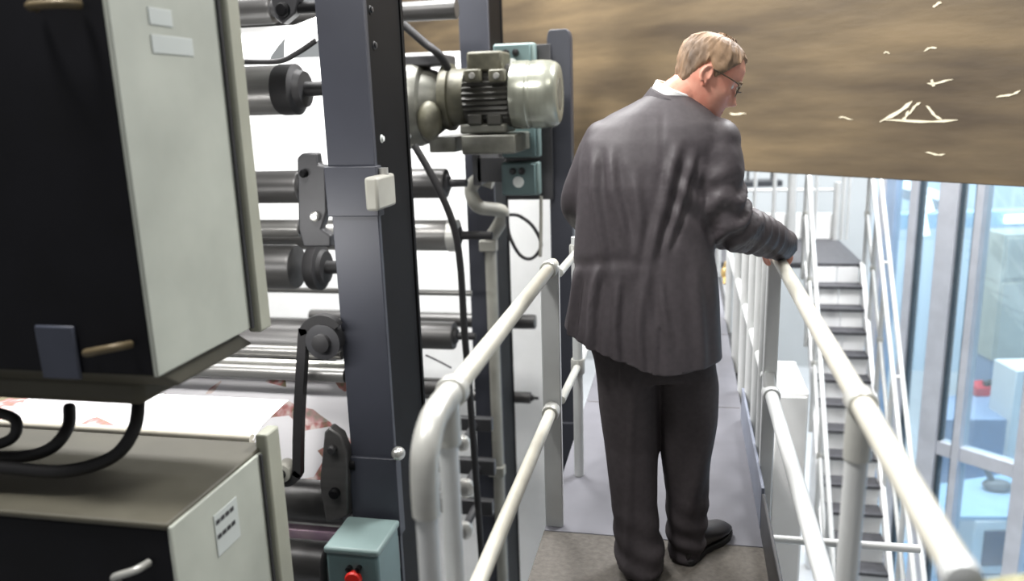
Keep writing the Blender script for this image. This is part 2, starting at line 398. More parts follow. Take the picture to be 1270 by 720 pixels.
q = onZ(1236, 606, -3.04); o.ball(q+V((0, 0, .05)), .16, .1, .07); o.tube([q+V((-.05, 0, .08)), q+V((-.12, .02, .22)), q+V((-.2, .02, .26))], [.04, .03, .02], sub=4)
o = o.build('desk_tool', 'grey_box', loc=q); tag(o, 'small grey tool lying on the pale blue desk', 'tool')
# partition desk with a red item
t = thing('partition_desk', 'blue grey partition desk standing behind the glass above the transom', 'desk', (0, 0, 0))
A = onZ(1172, 492, -2.7); Bq = onZ(1290, 470, -2.7); Cq = onZ(1290, 520, -2.7); Dq = onZ(1168, 520, -2.7)
B().prism([A, Bq, Cq, Dq], (0, 0, -.05)).build('desk_top', 'partition', t, bevel=.006)
B().prism([Dq+V((0, 0, -.05)), Cq+V((0, 0, -.05)), Cq+V((0, 0, FLOOR+2.73)), Dq+V((0, 0, FLOOR+2.73))], V((.03, .06, 0))).build('front_panel', 'partition', t)
for q in (A, Bq): B().box(q[0]-.04, q[0]+.04, q[1]-.04, q[1]+.04, FLOOR+.03, -2.74).build('leg', 'mullion', t)
q = onZ(1214, 487, -2.7)
t = thing('desk_telephone', 'small red and black telephone on the partition desk behind the glass', 'telephone', q)
B().obox(q+V((0, 0, .07)), (.13, .03, 0), (-.04, .15, 0), (0, 0, .07)).build('body', 'red_item', t, bevel=.02)
B().tube([q+V((.02, -.1, .17)), q+V((.18, -.06, .2)), q+V((.3, -.02, .1))], .045, sub=4).build('handset', 'black_button', t)
# office pillar
t = thing('office_pillar', 'white pillar beside the partition desk at the right edge', 'pillar', (0, 0, 0))
b = B(); m_, w_, n_, L_, za, zb2 = pbox(b, 1255, 1300, 455, 566, 10.4, .5); b.build('shaft', 'white_paint', t, bevel=.01)
B().obox((m_[0]+n_[0]*.25, m_[1]+n_[1]*.25, (FLOOR+.03+za)/2), w_*L_*.5, n_*.25, (0, 0, (za-FLOOR-.03)/2)).build('base', 'white_paint', t)

# ------------------------------------------------------------------ the catwalk
XL, XR, ZT = -0.435, 0.32, 0.955
deck = thing('catwalk_deck', 'raised catwalk deck the man stands on, brown chequer plate then smooth grey', 'walkway', (-.06, 2.5, 0))
B().box(-.47, .30, -.2, 2.60, -.03, 0).build('chequer_plate', 'deck_brown', deck, bevel=.003)
B().box(-.47, .30, 2.605, 7.6, -.03, -.001).build('smooth_plate', 'deck_grey', deck, bevel=.003)
for y in (3.9, 5.2, 6.4): B().box(-.46, .29, y-.002, y+.002, -.001, .0004).build('plate_seam', 'deck_brown', deck, smooth=False)
B().box(.285, .297, 2.72, 3.75, 0, .16).build('toe_board', 'toe_blue', deck, bevel=.003)['label'] = 'blue grey upright toe board'
B().box(.285, .297, -.2, 2.70, 0, .15).build('toe_board', 'steel_dark', deck, bevel=.003)['label'] = 'upright toe board coloured dark for shadow'  # dark colour stands in for the shadow along the near length
for x in (-.44, .26): B().box(x-.03, x+.03, -.2, 7.6, -.2, -.03).build('beam', 'steel_dark', deck, bevel=.004)
for y in (.2, 3.6, 7.3):
    for x in (-.44, .26): B().box(x-.05, x+.05, y-.05, y+.05, FLOOR, -.2).build('leg', 'steel_dark', deck, bevel=.004)

def collar(b, c, d, r=.03, h=.03): b.lathe(V(c)-frame(d)[2]*h/2, d, [(0, r), (h*.15, r*1.08), (h*.85, r*1.08), (h, r)], 20)
# left guard rail
lr = thing('guard_rail', 'near left tubular guard rail with a bent elbow at its front end', 'guard rail', (XL, 2.0, 0))
R = .021
B().tube([(XL, 1.40, ZT), (XL, 2.70, ZT)], R, 20).build('top_rail', 'rail_metal', lr)
p = [(XL, 1.44, ZT), (XL, 1.36, ZT), (XL, 1.30, ZT-.010), (XL, 1.258, ZT-.045), (XL, 1.245, ZT-.10), (XL, 1.245, ZT-.16)]
B().tube(p, [.0255]*len(p), 20, sub=5).build('elbow', 'silver', lr)['label'] = 'dull silver elbow fitting'
B().tube([(XL, 1.245, ZT-.15), (XL, 1.245, -.12)], R*.96, 20).build('post', 'rail_white', lr)
B().tube([(XL, 1.395, ZT-.08), (XL, 1.395, -.12)], R*.9, 20).build('post', 'rail_white', lr)
b = B(); b.tube([(XL, 1.395, ZT), (XL, 1.395, ZT-.09)], .0255, 20); b.build('tee_fitting', 'silver', lr)
b = B(); collar(b, (XL, 1.44, ZT), (0, 1, 0)); b.build('collar', 'silver', lr)
mrz = .455
p = [(XL, 1.275, mrz), (XL, 2.0, mrz), (XL, 2.60, mrz), (XL+.004, 2.9, mrz+.02)]
B().tube([(XL, 1.245, mrz), (XL, 2.72, mrz)], R*.95, 20).build('mid_rail', 'rail_metal', lr)
B().box(XL-.035, XL+.03, 2.635, 2.66, -.10, ZT+.005).build('post', 'rail_white', lr, bevel=.004)['label'] = 'flat white end post'
b = B(); collar(b, (XL, 2.60, mrz), (0, 1, 0), .028, .05); b.build('collar', 'silver', lr)
b = B(); collar(b, (XL, 2.615, ZT), (0, 1, 0), .028, .04); b.build('collar', 'silver', lr)
B().box(XL-.045, XL+.012, 1.22, 2.68, -.14, -.06).build('base_strip', 'steel_dark', lr, bevel=.003)
# next left rail, behind the man's left side
l2 = thing('guard_rail', 'short white rail end standing behind the man and left of his legs', 'guard rail', (-.42, 3.1, 0))
B().tube([(-.40, 3.06, 0), (-.40, 3.06, .99)], .02, 18).build('post', 'rail_white', l2)
B().tube([(-.40, 3.06, .95), (-.40, 4.9, .95)], .02, 18).build('top_rail', 'rail_white', l2)
B().tube([(-.40, 3.06, .47), (-.40, 4.9, .47)], .02, 18).build('mid_rail', 'rail_white', l2)
for z in (.93, .47):
    b = B(); b.tube([(-.41, 2.675, z), (-.40, 3.06, z)], .015, 14); b.build('link_bar', 'silver', l2)
    b = B(); collar(b, (-.40, 3.06, z), (0, 0, 1), .026, .06); b.build('tee_fitting', 'silver', l2)
B().tube([(-.40, 4.9, 0), (-.40, 4.9, .97)], .02, 18).build('post', 'rail_white', l2)
# right guard rail
rr = thing('guard_rail', 'near right tubular guard rail the man rests his hand on', 'guard rail', (XR, 1.8, 0))
B().tube([(XR, .915, ZT), (XR, 2.95, ZT)], R, 20).build('top_rail', 'rail_metal', rr)
B().lathe((XR, .90, ZT), (0, 1, 0), [(0, .012), (.004, .021), (.03, .023), (.032, .021)], 20).build('end_cap', 'rail_white', rr)
B().tube([(XR, .95, .455), (XR, 2.93, .455)], R*1.08, 20).build('mid_rail', 'rail_white', rr)
B().tube([(XR, 1.475, ZT-.08), (XR-.012, 1.475, -.12)], R*.98, 20).build('post', 'rail_white', rr)
b = B(); b.tube([(XR, 1.475, ZT), (XR, 1.475, ZT-.11)], .0245, 20); collar(b, (XR, 1.475, ZT), (0, 1, 0), .026, .05); b.build('tee_fitting', 'silver', rr)
b = B(); collar(b, (XR, 1.475, .455), (0, 1, 0), .026, .05); b.build('collar', 'silver', rr)
B().box(XR-.026, XR+.022, 2.90, 2.945, -.12, ZT+.01).build('post', 'rail_white', rr, bevel=.006)['label'] = 'square white end post'
b = B(); collar(b, (XR, 2.87, .455), (0, 1, 0), .03, .06); b.tube([(XR, 2.87, .455), (XR-.01, 2.90, .52)], .022, 16); b.build('tee_fitting', 'rail_white', rr)
b = B(); b.tube([(XR-.02, 3.0, -.19), (.895, 3.0, -.185)], .016, 16); b.build('cross_tube', 'rail_white', rr)['label'] = 'white tube crossing towards the stairs'
B().box(XR-.02, XR+.03, .9, 2.99, -.2, -.1).build('base_strip', 'steel_dark', rr, bevel=.003)
# farther right rail with close white posts
fr = thing('guard_rail', 'farther right guard rail with close white posts beyond the hand', 'guard rail', (XR, 4.5, 0))
B().tube([(XR, 3.05, ZT), (XR, 7.5, ZT)], .02, 18).build('top_rail', 'rail_white', fr)
B().tube([(XR, 3.05, .455), (XR, 7.5, .455)], .02, 18).build('mid_rail', 'rail_white', fr)
for y in (3.10, 3.36, 3.70, 4.15, 4.75, 5.6, 7.45): B().tube([(XR, y, -.12), (XR, y, ZT)], .026, 16).build('post', 'rail_white', fr)
B().box(XR-.02, XR+.03, 3.03, 7.5, -.2, -.1).build('base_strip', 'steel_dark', fr, bevel=.003)
q = onX(899, 338, XR-.03)
o = B(); o.ball(q, .028, .03, .045); o.tube([q+V((0, 0, .03)), q+V((.01, 0, .07)), q+V((.03, 0, .08))], .014, sub=4); o.tube([q+V((0, -.02, -.03)), q+V((.0, -.04, -.07))], .015)
o = o.build('pipe_clamp', 'brass', loc=q); tag(o, 'brass coloured clamp on the white posts beside the jacket', 'clamp')

# ------------------------------------------------------------------ stairs up to the landing
RISE, RUN, SY0, SX0, SX1 = .17, .14, 7.60, 1.13, 1.56
st = thing('staircase', 'steep open staircase with dark treads and white risers right of the catwalk', 'staircase', (1.35, 7.6, FLOOR))
NT = int(-FLOOR/RISE)
for k in range(1, NT+1):
    y, z = SY0-k*RUN, -k*RISE
    B().box(SX0, SX1, y-.035, y+RUN-.002, z-.028, z).build('tread', 'tread', st, bevel=.004)
    b = B(); b.box(SX0+.01, SX0+.235, y+RUN-.012, y+RUN-.002, z, z+RISE-.03); b.box(SX0+.243, SX1-.01, y+RUN-.012, y+RUN-.002, z, z+RISE-.03)
    b.build('riser', 'stair_white', st)
def slope(x, dz, dx=.02, h=.2):
    yE, zE = SY0-NT*RUN, -NT*RISE
    return B().prism([(x-dx, SY0, dz), (x-dx, yE, zE+dz), (x-dx, yE, max(zE+dz-h, FLOOR)), (x-dx, SY0, dz-h)], (2*dx, 0, 0))
slope(SX0-.02, .02).build('stringer', 'stair_white', st, bevel=.004)
slope(SX1+.02, .02).build('stringer', 'stair_white', st, bevel=.004)
def stair_rail(x, label, ks, m='rail_white', r=.019):
    t = thing('stair_rail', label, 'handrail', (x, SY0, 0))
    yE, zE = SY0-20*RUN, -20*RISE
    B().tube([(x, SY0+.3, .92), (x, SY0, .90), (x, yE, zE+.90)], r, 14).build('top_rail', m, t)
    B().tube([(x, SY0, .45), (x, yE, zE+.45)], r*.9, 14).build('mid_rail', m, t)
    for k in ks:
        y, z = SY0-k*RUN, -k*RISE
        B().tube([(x, y, z-.15), (x, y, z+.90)], r, 14).build('post', m, t)
        b = B(); collar(b, (x, y, z+.45), (0, 0, 1), .024, .05); b.build('tee_fitting', 'silver', t)
    return t
stair_rail(SX0-.055, 'white stair handrail on the left side of the steep stairs', (0, 3, 6.5, 10, 13.5, 17, 20))
t_ = stair_rail(SX1+.035, 'white stair handrail on the right side of the steep stairs by the glass', (0, 2.5, 5.5, 9, 13, 17, 20))
yE, zE = SY0-20*RUN, -20*RISE
B().tube([(SX1+.10, SY0+.3, .92), (SX1+.10, SY0, .90), (SX1+.10, yE, zE+.90)], .019, 14).build('outer_rail', 'rail_white', t_)
for k in (0, 4.5, 9, 13.5, 18): B().tube([(SX1+.035, SY0-k*RUN, .9-k*RISE), (SX1+.10, SY0-k*RUN, .9-k*RISE)], .012, 10).build('spacer', 'rail_white', t_)
ld = thing('landing', 'dark stair landing at the head of the steep stairs', 'landing', (1.2, 8.2, 0))
B().box(.30, 1.60, 7.605, 8.95, -.05, 0).build('deck', 'tread', ld, bevel=.004)
B().box(.30, 1.60, 8.93, 8.95, 0, .27).build('kick_panel', 'white_paint', ld, bevel=.004)['label'] = 'white kick panel along the back'
for x in (.4, 1.5):
    for y in (7.7, 8.85): B().box(x-.05, x+.05, y-.05, y+.05, FLOOR, -.05).build('leg', 'stair_white', ld)
lr_ = thing('guard_rail', 'far landing guard rail of white posts under the brown panel', 'guard rail', (1.0, 8.9, 0))
def XatY(px, py, Y): return float(onY(px, py, Y)[0])
for px, r in ((919, .02), (936, .02), (960, .022), (982, .05), (1012, .018), (1046, .022), (1053, .015)):
    x = XatY(px, 250, 8.9); B().tube([(x, 8.9, 0), (x, 8.9, 1.05)], r, 14).build('post', 'rail_white', lr_)
for px in (1000, 1037):
    x = XatY(px, 260, 8.9); B().tube([(x, 8.88, 0), (x, 8.88, .6)], .035, 14).build('stub_post', 'rail_white', lr_)
B().tube([(.33, 8.9, 1.03), (1.58, 8.9, 1.03)], .02, 14).build('top_rail', 'rail_white', lr_)
B().tube([(.33, 8.9, .52), (1.58, 8.9, .52)], .014, 14).build('mid_rail', 'rail_white', lr_)
# white cabinet below the rail
q0 = onY(957, 560, 4.3); q1 = onY(1000, 560, 4.3); zt_ = onY(975, 486, 4.3)[2]
t = thing('white_cabinet', 'tall plain white cabinet between the right rail and the stairs', 'cabinet', (q0[0], 4.5, FLOOR))
B().box(q0[0], q1[0], 4.3, 4.85, FLOOR+.08, zt_).build('body', 'white_paint', t, bevel=.012)
B().box(q0[0]+.01, q1[0]-.01, 4.285, 4.3, FLOOR+.1, zt_-.02).build('door', 'white_paint', t, bevel=.006)
B().box(q0[0]+.02, q1[0]-.02, 4.32, 4.8, FLOOR, FLOOR+.08).build('plinth', 'steel_dark', t)
# grey service board far beyond
t = thing('service_duct', 'dark horizontal duct far beyond the man\'s shoulder under the brown panel', 'duct', (0, 0, 0))
b = B(); m_, w_, n_, L_, za, zb2 = pbox(b, 921, 971, 224, 232, 11.5, .3); b.build('duct', 'steel_dark', t, bevel=.01)
for s_ in (-.3, .3):
    q = m_+w_*L_*s_+n_*.15; B().tube([(q[0], q[1], zb2-.01), (q[0], q[1], 6.3)], .02).build('hanger_rod', 'steel_dark', t)
# olive mat at the bottom right corner
q = onZ(1200, 714, .93)
t = thing('foam_pad', 'olive textured pad on a ledge at the bottom right corner', 'pad', (0, 0, 0))
A = onZ(1196, 716, .90); Bq = onZ(1300, 704, .90)
B().prism([A, Bq, Bq+V((.06, -.25, 0)), A+V((.06, -.25, 0))], (0, 0, -.06)).build('pad', 'olive_mat', t, bevel=.008)
c_ = (A+Bq)/2+V((.03, -.12, 0)); B().box(c_[0]-.05, c_[0]+.05, c_[1]-.05, c_[1]+.05, FLOOR, .84).build('stand', 'steel_dark', t)

# ------------------------------------------------------------------ the printing press on the left
# near housings (right faces on one plane beside the catwalk)
XC = -1.0
t = thing('press_housing', 'large near pale grey press housing with a black front, upper left corner', 'machine housing', (-1.6, 1.5, FLOOR))
B().box(-2.6, XC-.002, 1.325, 1.74, 1.0, 2.6).build('body', 'cab_dark', t, bevel=.006)['label'] = 'black body and front face'
B().box(XC-.004, XC+.006, 1.322, 1.69, 1.0, 2.6).build('side_panel', 'cab_grey', t, bevel=.003)['label'] = 'pale grey side panel'
B().box(XC-.01, XC+.022, 1.69, 1.745, .985, 2.6).build('edge_flange', 'cab_edge', t, bevel=.006)
B().box(XC-.002, XC+.012, 1.672, 1.684, 1.0, 2.6).build('edge_bead', 'steel_dark', t, bevel=.002)
def onpanel(x0, y0, x1, y1, th, name, m, par, X=XC+.006, bev=.004):
    a = onX(x0, y0, X); c = onX(x1, y1, X)
    return B().box(X, X+th, min(a[1], c[1]), max(a[1], c[1]), min(a[2], c[2]), max(a[2], c[2])).build(name, m, par, bevel=bev)
onpanel(186, 42, 240, 70, .002, 'notice_plate', 'plate_grey', t)
onpanel(182, 8, 214, 34, .002, 'notice_plate', 'plate_grey', t)
a = onY(45, 402, 1.325); c = onY(104, 470, 1.325)
B().box(a[0], c[0], 1.317, 1.325, c[2], a[2]).build('reflection_patch', 'reflection_blue', t, bevel=.004)  # blue grey patch stands in for a reflection on the black front
q = onY(138, 432, 1.318)
b = B(); b.tube([q+V((-.045, 0, -.01)), q+V((-.03, -.03, 0)), q+V((.03, -.03, .012)), q+V((.045, 0, .01))], .008, 12, sub=4); b.build('latch_handle', 'dull_brass', t)
q = onY(72, 8, 1.318)
b = B(); b.tube([q+V((-.045, 0, 0)), q+V((-.03, -.03, 0)), q+V((.03, -.03, 0)), q+V((.045, 0, 0))], .008, 12, sub=4); b.build('latch_handle', 'dull_brass', t)
a = onY(176, 506, 1.42)
B().box(-2.6, a[0], 1.42, 1.70, a[2], .96).build('lower_duct', 'cab_top', t, bevel=.02)['label'] = 'dark olive duct under the housing'
B().prism([(-2.6, 1.335, 1.0), (XC-.005, 1.335, 1.0), (XC-.005, 1.40, .955), (-2.6, 1.40, .955)], (0, .3, 0)).build('bottom_lip', 'cab_top', t, bevel=.006)
for x in (-2.45,): B().box(x-.08, x+.08, 1.45, 1.65, FLOOR, 1.0).build('support_post', 'cab_dark', t, bevel=.01)

t = thing('press_housing', 'lower near press housing with an olive grey top and pale side, lower left corner', 'machine housing', (-1.6, 1.5, FLOOR))
B().box(-2.3, XC-.002, 1.30, 1.70, FLOOR, .685).build('body', 'cab_dark', t, bevel=.006)['label'] = 'black body and front face'
B().box(-2.3, XC, 1.295, 1.70, .685, .70).build('top_plate', 'cab_top', t, bevel=.005)['label'] = 'worn olive grey top plate'
B().box(XC-.004, XC+.006, 1.298, 1.665, FLOOR, .692).build('side_panel', 'cab_grey', t, bevel=.003)['label'] = 'pale grey side panel'
B().box(XC-.01, XC+.022, 1.665, 1.73, FLOOR, .735).build('edge_flange', 'cab_edge', t, bevel=.006)
B().box(XC-.002, XC+.012, 1.648, 1.658, FLOOR, .69).build('edge_bead', 'steel_dark', t, bevel=.002)
pl = onpanel(264, 640, 298, 664, .002, 'notice_plate', 'plate_grey', t)
a = onX(268, 648, XC+.008); c = onX(294, 656, XC+.008)
b = B()
for k in range(2):
    zc = a[2]*(1-k*.6)+c[2]*k*.6
    for j in range(4):
        y0 = a[1]+(c[1]-a[1])*j/4; b.box(XC+.0075, XC+.009, y0, y0+(c[1]-a[1])*.19, zc-.006, zc+.004)
o = b.build('worn_print', 'steel_dark', pl, smooth=False); o['kind'] = 'stuff'
q = onY(165, 706, 1.296)
b = B(); b.tube([q+V((-.04, 0, -.03)), q+V((-.02, -.03, 0)), q+V((.03, -.03, .02)), q+V((.04, 0, .02))], .008, 12, sub=4); b.build('latch_handle', 'silver', t)

# dark hoses looping over the lower housing
def hose(pts, r, label, m='rubber', name='hose', n=14, group=None, cat='hose'):
    o = B().tube(pts, r, n, sub=8).build(name, m, loc=pts[0]); return tag(o, label, cat, group)
hose([onY(-40, 505, 1.50), onY(0, 512, 1.47), onY(20, 522, 1.44), onY(12, 545, 1.42), onY(-40, 560, 1.40)], .012, 'short dark hose end curling at the left edge above the lower housing')
hose([onY(86, 505, 1.52), onY(84, 530, 1.46), onY(62, 556, 1.42), onY(20, 566, 1.44), onY(-60, 562, 1.46)], .0135, 'left of two dark hoses looping above the lower housing')
hose([onY(172, 488, 1.52), onY(167, 530, 1.46), onY(140, 566, 1.42), onY(80, 584, 1.38), onY(10, 580, 1.37), onY(-60, 574, 1.36)], .0145, 'right of two dark hoses looping above the lower housing')

# ------ upright steel columns
def column(label, x0, x1, y0, y1, z1, collars, bolts):
    t = thing('steel_column', label, 'column', ((x0+x1)/2, (y0+y1)/2, FLOOR))
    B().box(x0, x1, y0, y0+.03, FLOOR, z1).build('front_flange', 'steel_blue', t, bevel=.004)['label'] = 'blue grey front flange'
    B().box(x0+.01, x1-.008, y0+.03, y1-.03, FLOOR, z1).build('side_web', 'steel_black', t)['label'] = 'side web coloured near black for its shade'  # shade on the column's side is put into this near black
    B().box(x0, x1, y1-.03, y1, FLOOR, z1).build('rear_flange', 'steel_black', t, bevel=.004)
    for za, zb_ in collars:
        B().box(x0-.012, x1+.008, y0-.014, y0+.05, za, zb_).build('splice_plate', 'steel_blue', t, bevel=.004)
    for py, pz, m in bolts:
        B().lathe((x1-.012, py, pz), (1, 0, 0), [(0, .017), (.006, .017), (.008, .012), (.014, .011), (.016, .006)], 18).build('bolt', m, t)
    return t
bz = lambda x, y: onX(x, y, -1.2)
bl = [(*bz(460, 12)[1:], 'steel_dark'), (*bz(465, 56)[1:], 'steel_dark'), (*bz(474, 172)[1:], 'white_label')]  # white bolt stands for a through hole showing the bright backdrop
c1 = column('nearest blue grey steel column, beside the pale near housing', -1.395, -1.195, 3.05, 3.50, 3.0,
       [(onY(440, 268, 3.05)[2], onY(440, 206, 3.05)[2]), (onY(460, 660, 3.05)[2], onY(460, 566, 3.05)[2])], bl)
a = onX(464, 262, -1.17); c = onX(484, 214, -1.17)
B().box(-1.205, -1.15, a[1], c[1], a[2], c[2]).build('clamp_block', 'conduit', c1, bevel=.012)
a = onX(474, 213, -1.17); B().tube([(-1.175, (a[1]+c[1])/2-.02, c[2]-.01), (-1.175, (a[1]+c[1])/2-.02, c[2]+.025)], .02).build('clamp_bolt', 'bright_metal', c1)
q = onX(494, 562, -1.17); B().ball(q, .03, .03, .03).build('knob', 'bright_metal', c1)
c2 = column('second blue grey steel column, behind the electric motor', -1.465, -1.265, 5.4, 5.85, 3.0, [], [])
p = [(-1.30, 5.37, onY(622, 292, 5.37)[2]), (-1.30, 5.37, FLOOR+.05)]
B().tube(p, .04, 14).build('conduit', 'conduit', c2)
for py in (304, 582): 
    q = onY(615, py, 5.37); B().box(-1.37, -1.25, 5.32, 5.40, q[2]-.04, q[2]+.04).build('conduit_clip', 'conduit', c2, bevel=.01)
YP = 5.0
q0 = onY(681, 200, YP); q1 = onY(709, 200, YP)
t = thing('steel_post', 'slim blue grey post with a rounded top just left of the man', 'post', ((q0[0]+q1[0])/2, YP+.06, FLOOR))
zt_ = onY(694, 36, YP)[2]; w_ = q1[0]-q0[0]
prof = [(q0[0], YP, FLOOR+.1), (q1[0], YP, FLOOR+.1)] + [(q1[0]-w_*.18*(1-math.cos(a)), YP, zt_-.06+.06*math.sin(a)) for a in np.linspace(0, PI/2, 6)] + [(q0[0]+w_*.18*(1-math.cos(a)), YP, zt_-.06+.06*math.sin(a)) for a in np.linspace(PI/2, 0, 6)]
B().prism(prof, (0, .12, 0)).build('shaft', 'steel_blue', t, bevel=.004)
B().box(q0[0]-.03, q1[0]+.03, YP-.05, YP+.17, FLOOR, FLOOR+.1).build('foot', 'steel_blue', t, bevel=.006)
zc = onY(700, 545, YP)[2]; B().box(q0[0]-.02, q1[0]+.02, YP-.02, YP+.14, zc-.13, zc+.13).build('splice_sleeve', 'steel_blue', t, bevel=.006)

# ------ rollers
def roller(Y, px1, y0, y1, xL, label, m='roller_dark', journal=None, cap=None, group=None, name='press_roller', tip=None):
    a, c = onY(px1, y0, Y), onY(px1, y1, Y); r = (a[2]-c[2])/2; z = (a[2]+c[2])/2; x1 = a[0]
    # the visible outline is a tangent one: a cylinder seen nearly square-on
    r *= .985
    if 3.0 < Y < 3.6 and x1 > -1.41: x1 = -1.41
    t = thing(name, label, 'roller', (x1, Y, z), group)
    B().lathe((xL, Y, z), (1, 0, 0), [(0, r*.97), (.01, r), (x1-xL-.012, r), (x1-xL, r*.95)], 36).build('drum', m, t)
    if cap: B().lathe((x1, Y, z), (1, 0, 0), [(0, r*1.03), (.004, r*1.06), (cap, r*1.02), (cap+.012, r*.7)], 32).build('end_cap', 'silver', t)
    if journal:
        j0 = cap or 0
        B().lathe((x1+j0, Y, z), (1, 0, 0), [(0, r*.62), (.02, r*.5), (.025, r*.28), (journal, r*.26), (journal+.004, r*.2)], 24).build('journal', tip or 'rubber', t)
    return t, x1, r, z
sf = thing('side_stand', 'dark side frame holding the far ends of the rollers, beyond the left edge', 'machine stand', (-5.05, 4, FLOOR))
B().box(-5.1, -5.0, 1.9, 6.2, FLOOR, 2.6).build('plate', 'steel_dark', sf, bevel=.01)
YA = 3.75
roller(YA, 338, -8, 30, -5, 'dark roller highest in the gap left of the nearest column', journal=.12)
def hub(rt, px0, px1, wide=1.03):
    t, x1, r, z = rt; a, c = float(onY(px0, 110, WL[t][1])[0]), float(onY(px1, 110, WL[t][1])[0]); h = c-a
    B().lathe((a, WL[t][1], z), (1, 0, 0), [(0, r*.5), (.004, r*wide*.94), (.02, r*wide), (h*.55, r*wide), (h*.62, r*.8), (h*.8, r*.72), (h*.82, r*.3), (h*1.6, r*.28)], 32).build('hub', 'rubber', t)['label'] = 'black end hub'
hub(roller(YA, 346, 80, 143, -5, 'large grey roller under the upper paper web', 'roller_grey', journal=None), 346, 388)
roller(YA, 372, 211, 252, -5, 'dark roller over the pale bars left of the nearest column', journal=.1)
roller(YA, 372, 272, 294, -5, 'slim pale grey roller in the middle of the left gap', 'roller_grey', journal=.1)
hub(roller(YA, 366, 303, 358, -5, 'dark roller with a black hub in the middle of the left gap', cap=None, journal=None), 366, 392)
roller(3.32, 408, 398, 454, -5, 'long dark roller driven by the black belt', 'roller_dark', journal=None)
roller(3.165, 424, 430, 446, -5, 'slim silver bar above the printed paper web', 'roller_grey', name='guide_bar')
roller(3.10, 428, 456, 474, -5, 'dull silver guide bar directly over the printed paper web', 'roller_grey', name='guide_bar')
roller(3.12, 428, 448, 456, -5, 'thin bright bar between the two guide bars', 'bright_metal', name='guide_bar')
roller(3.28, 432, 592, 648, -5, 'dark roller under the printed web, behind the bearing arm', journal=.03)
roller(3.28, 432, 674, 722, -5, 'lowest dark roller beside the red push button box', journal=.04)
YB = 4.9
roller(YB, 566, -2, 24, -5, 'dark roller at the top edge between the two columns')
roller(YB, 553, 208, 246, -5, 'dark roller below the gearbox between the columns', journal=.13, tip='steel_dark')
roller(YB, 556, 272, 311, -5, 'grey roller with a silver end cap between the columns', 'roller_grey', cap=.06, journal=.22)
roller(YB, 563, 399, 433, -5, 'dark roller behind the left rail between the columns', journal=.14)
roller(YB, 585, 360, 367, -5, 'thin pale bar crossing the white backdrop between the columns', 'roller_grey', name='guide_bar')
roller(YB, 572, 470, 492, -5, 'dark roller low behind the left rail elbow', journal=.05)
YD = 6.0
roller(YD, 664, 390, 408, -3, 'short dark roller seen beyond the second column above the rail', journal=None)
roller(YD, 658, 486, 500, -3, 'small dark roller seen beyond the second column below the rail', journal=.06)
# bearing arms
def arm(Y, pts, label, bosses=(), dep=.06, m='steel_dark'):
    P = [onY(x, y, Y) for x, y in pts]; c = sum(P)/len(P)
    xs = max(p[0] for p in P)
    t = thing('bearing_arm', label, 'bracket', c)
    B().prism(P, (0, dep, 0)).build('plate', m, t, bevel=.008)
    B().tube([(c[0], Y+dep*.5, c[2]), (-1.38, Y+dep*.5+.02, c[2])], .025, 14).build('mounting_stub', 'steel_black', t)
    for x, y, r, mm in bosses:
        q = onY(x, y, Y); B().lathe(q, (0, -1, 0), [(-.01, r), (.02, r), (.025, r*.7), (.03, r*.7), (.031, r*.3)], 20).build('boss', mm, t)
    return t
arm(3.45, [(368, 196), (374, 190), (392, 190), (394, 204), (403, 206), (405, 262), (398, 284), (410, 292), (410, 306), (376, 306), (370, 284)], 'dark upright bearing arm left of the nearest column',
    [(392, 268, .022, 'bright_metal'), (378, 215, .018, 'steel_black')])
arm(3.0, [(402, 536), (408, 530), (422, 540), (430, 560), (432, 640), (404, 648), (396, 600)], 'dark bearing arm with a bolt beside the lower column', [(413, 556, .02, 'rubber'), (416, 610, .024, 'steel_black')], m='roller_dark')
arm(3.4, [(334, -10), (372, -10), (366, 16), (350, 30), (340, 22)], 'dark bracket holding the highest roller', [(352, 12, .03, 'steel_black')])
# drive belt with its pulleys
Yb = 3.02
def circ(px, py, rp, a0, a1, n=14): return [(px+rp*math.cos(a), py+rp*math.sin(a)) for a in np.linspace(a0, a1, n)]
o = thing('drive_pulley', 'dark drive pulley turned by the top of the black belt', 'pulley', onY(405, 421, Yb))
q = onY(405, 421, Yb); rr_ = .076
B().lathe(q+V((0, .05, 0)), (0, -1, 0), [(0, rr_), (.02, rr_*.92), (.07, rr_*.92), (.09, rr_), (.095, rr_*.6)], 30).build('wheel', 'steel_dark', o)
B().lathe(q-V((0, .045, 0)), (0, -1, 0), [(0, .04), (.02, .038), (.025, .02)], 20).build('hub', 'rubber', o)
o = thing('drive_pulley', 'small pale pulley at the bottom of the black belt', 'pulley', onY(354, 582, Yb))
q2 = onY(354, 582, Yb); B().lathe(q2+V((0, .03, 0)), (0, -1, 0), [(0, .042), (.07, .042), (.074, .03)], 26).build('wheel', 'conduit', o)
B().lathe(q2-V((0, .044, 0)), (0, -1, 0), [(0, .024), (.015, .022)], 20).build('hub', 'rubber', o)
path = circ(400, 418, 23, -0.6, -PI+.1, 12) + [(371, 520)] + circ(356, 582, 14, 0, PI*.55, 8)
P = [onY(x, y, Yb-.01) for x, y in path]
b = B(); b.tube(P, [(.008, .03)]*len(P), 4, sub=2)
vs = []; n = len(P)
o = B()
W = .027
def belt(P, th, wd):
    b = B(); up = V((0, 1, 0)); rings = []
    for i, p in enumerate(P):
        d = P[min(i+1, len(P)-1)]-P[max(i-1, 0)]; d /= np.linalg.norm(d); nn = np.cross(d, up); nn /= np.linalg.norm(nn)
        rings.append([p+nn*th+up*wd, p-nn*th+up*wd, p-nn*th-up*wd, p+nn*th-up*wd])
    return b.rings(rings)
Ps, _ = spline(P, [1]*len(P), 3)
o = belt(Ps, .019, .02).build('drive_belt', 'rubber', loc=P[0]); tag(o, 'black drive belt hanging between two pulleys beside the column', 'belt')

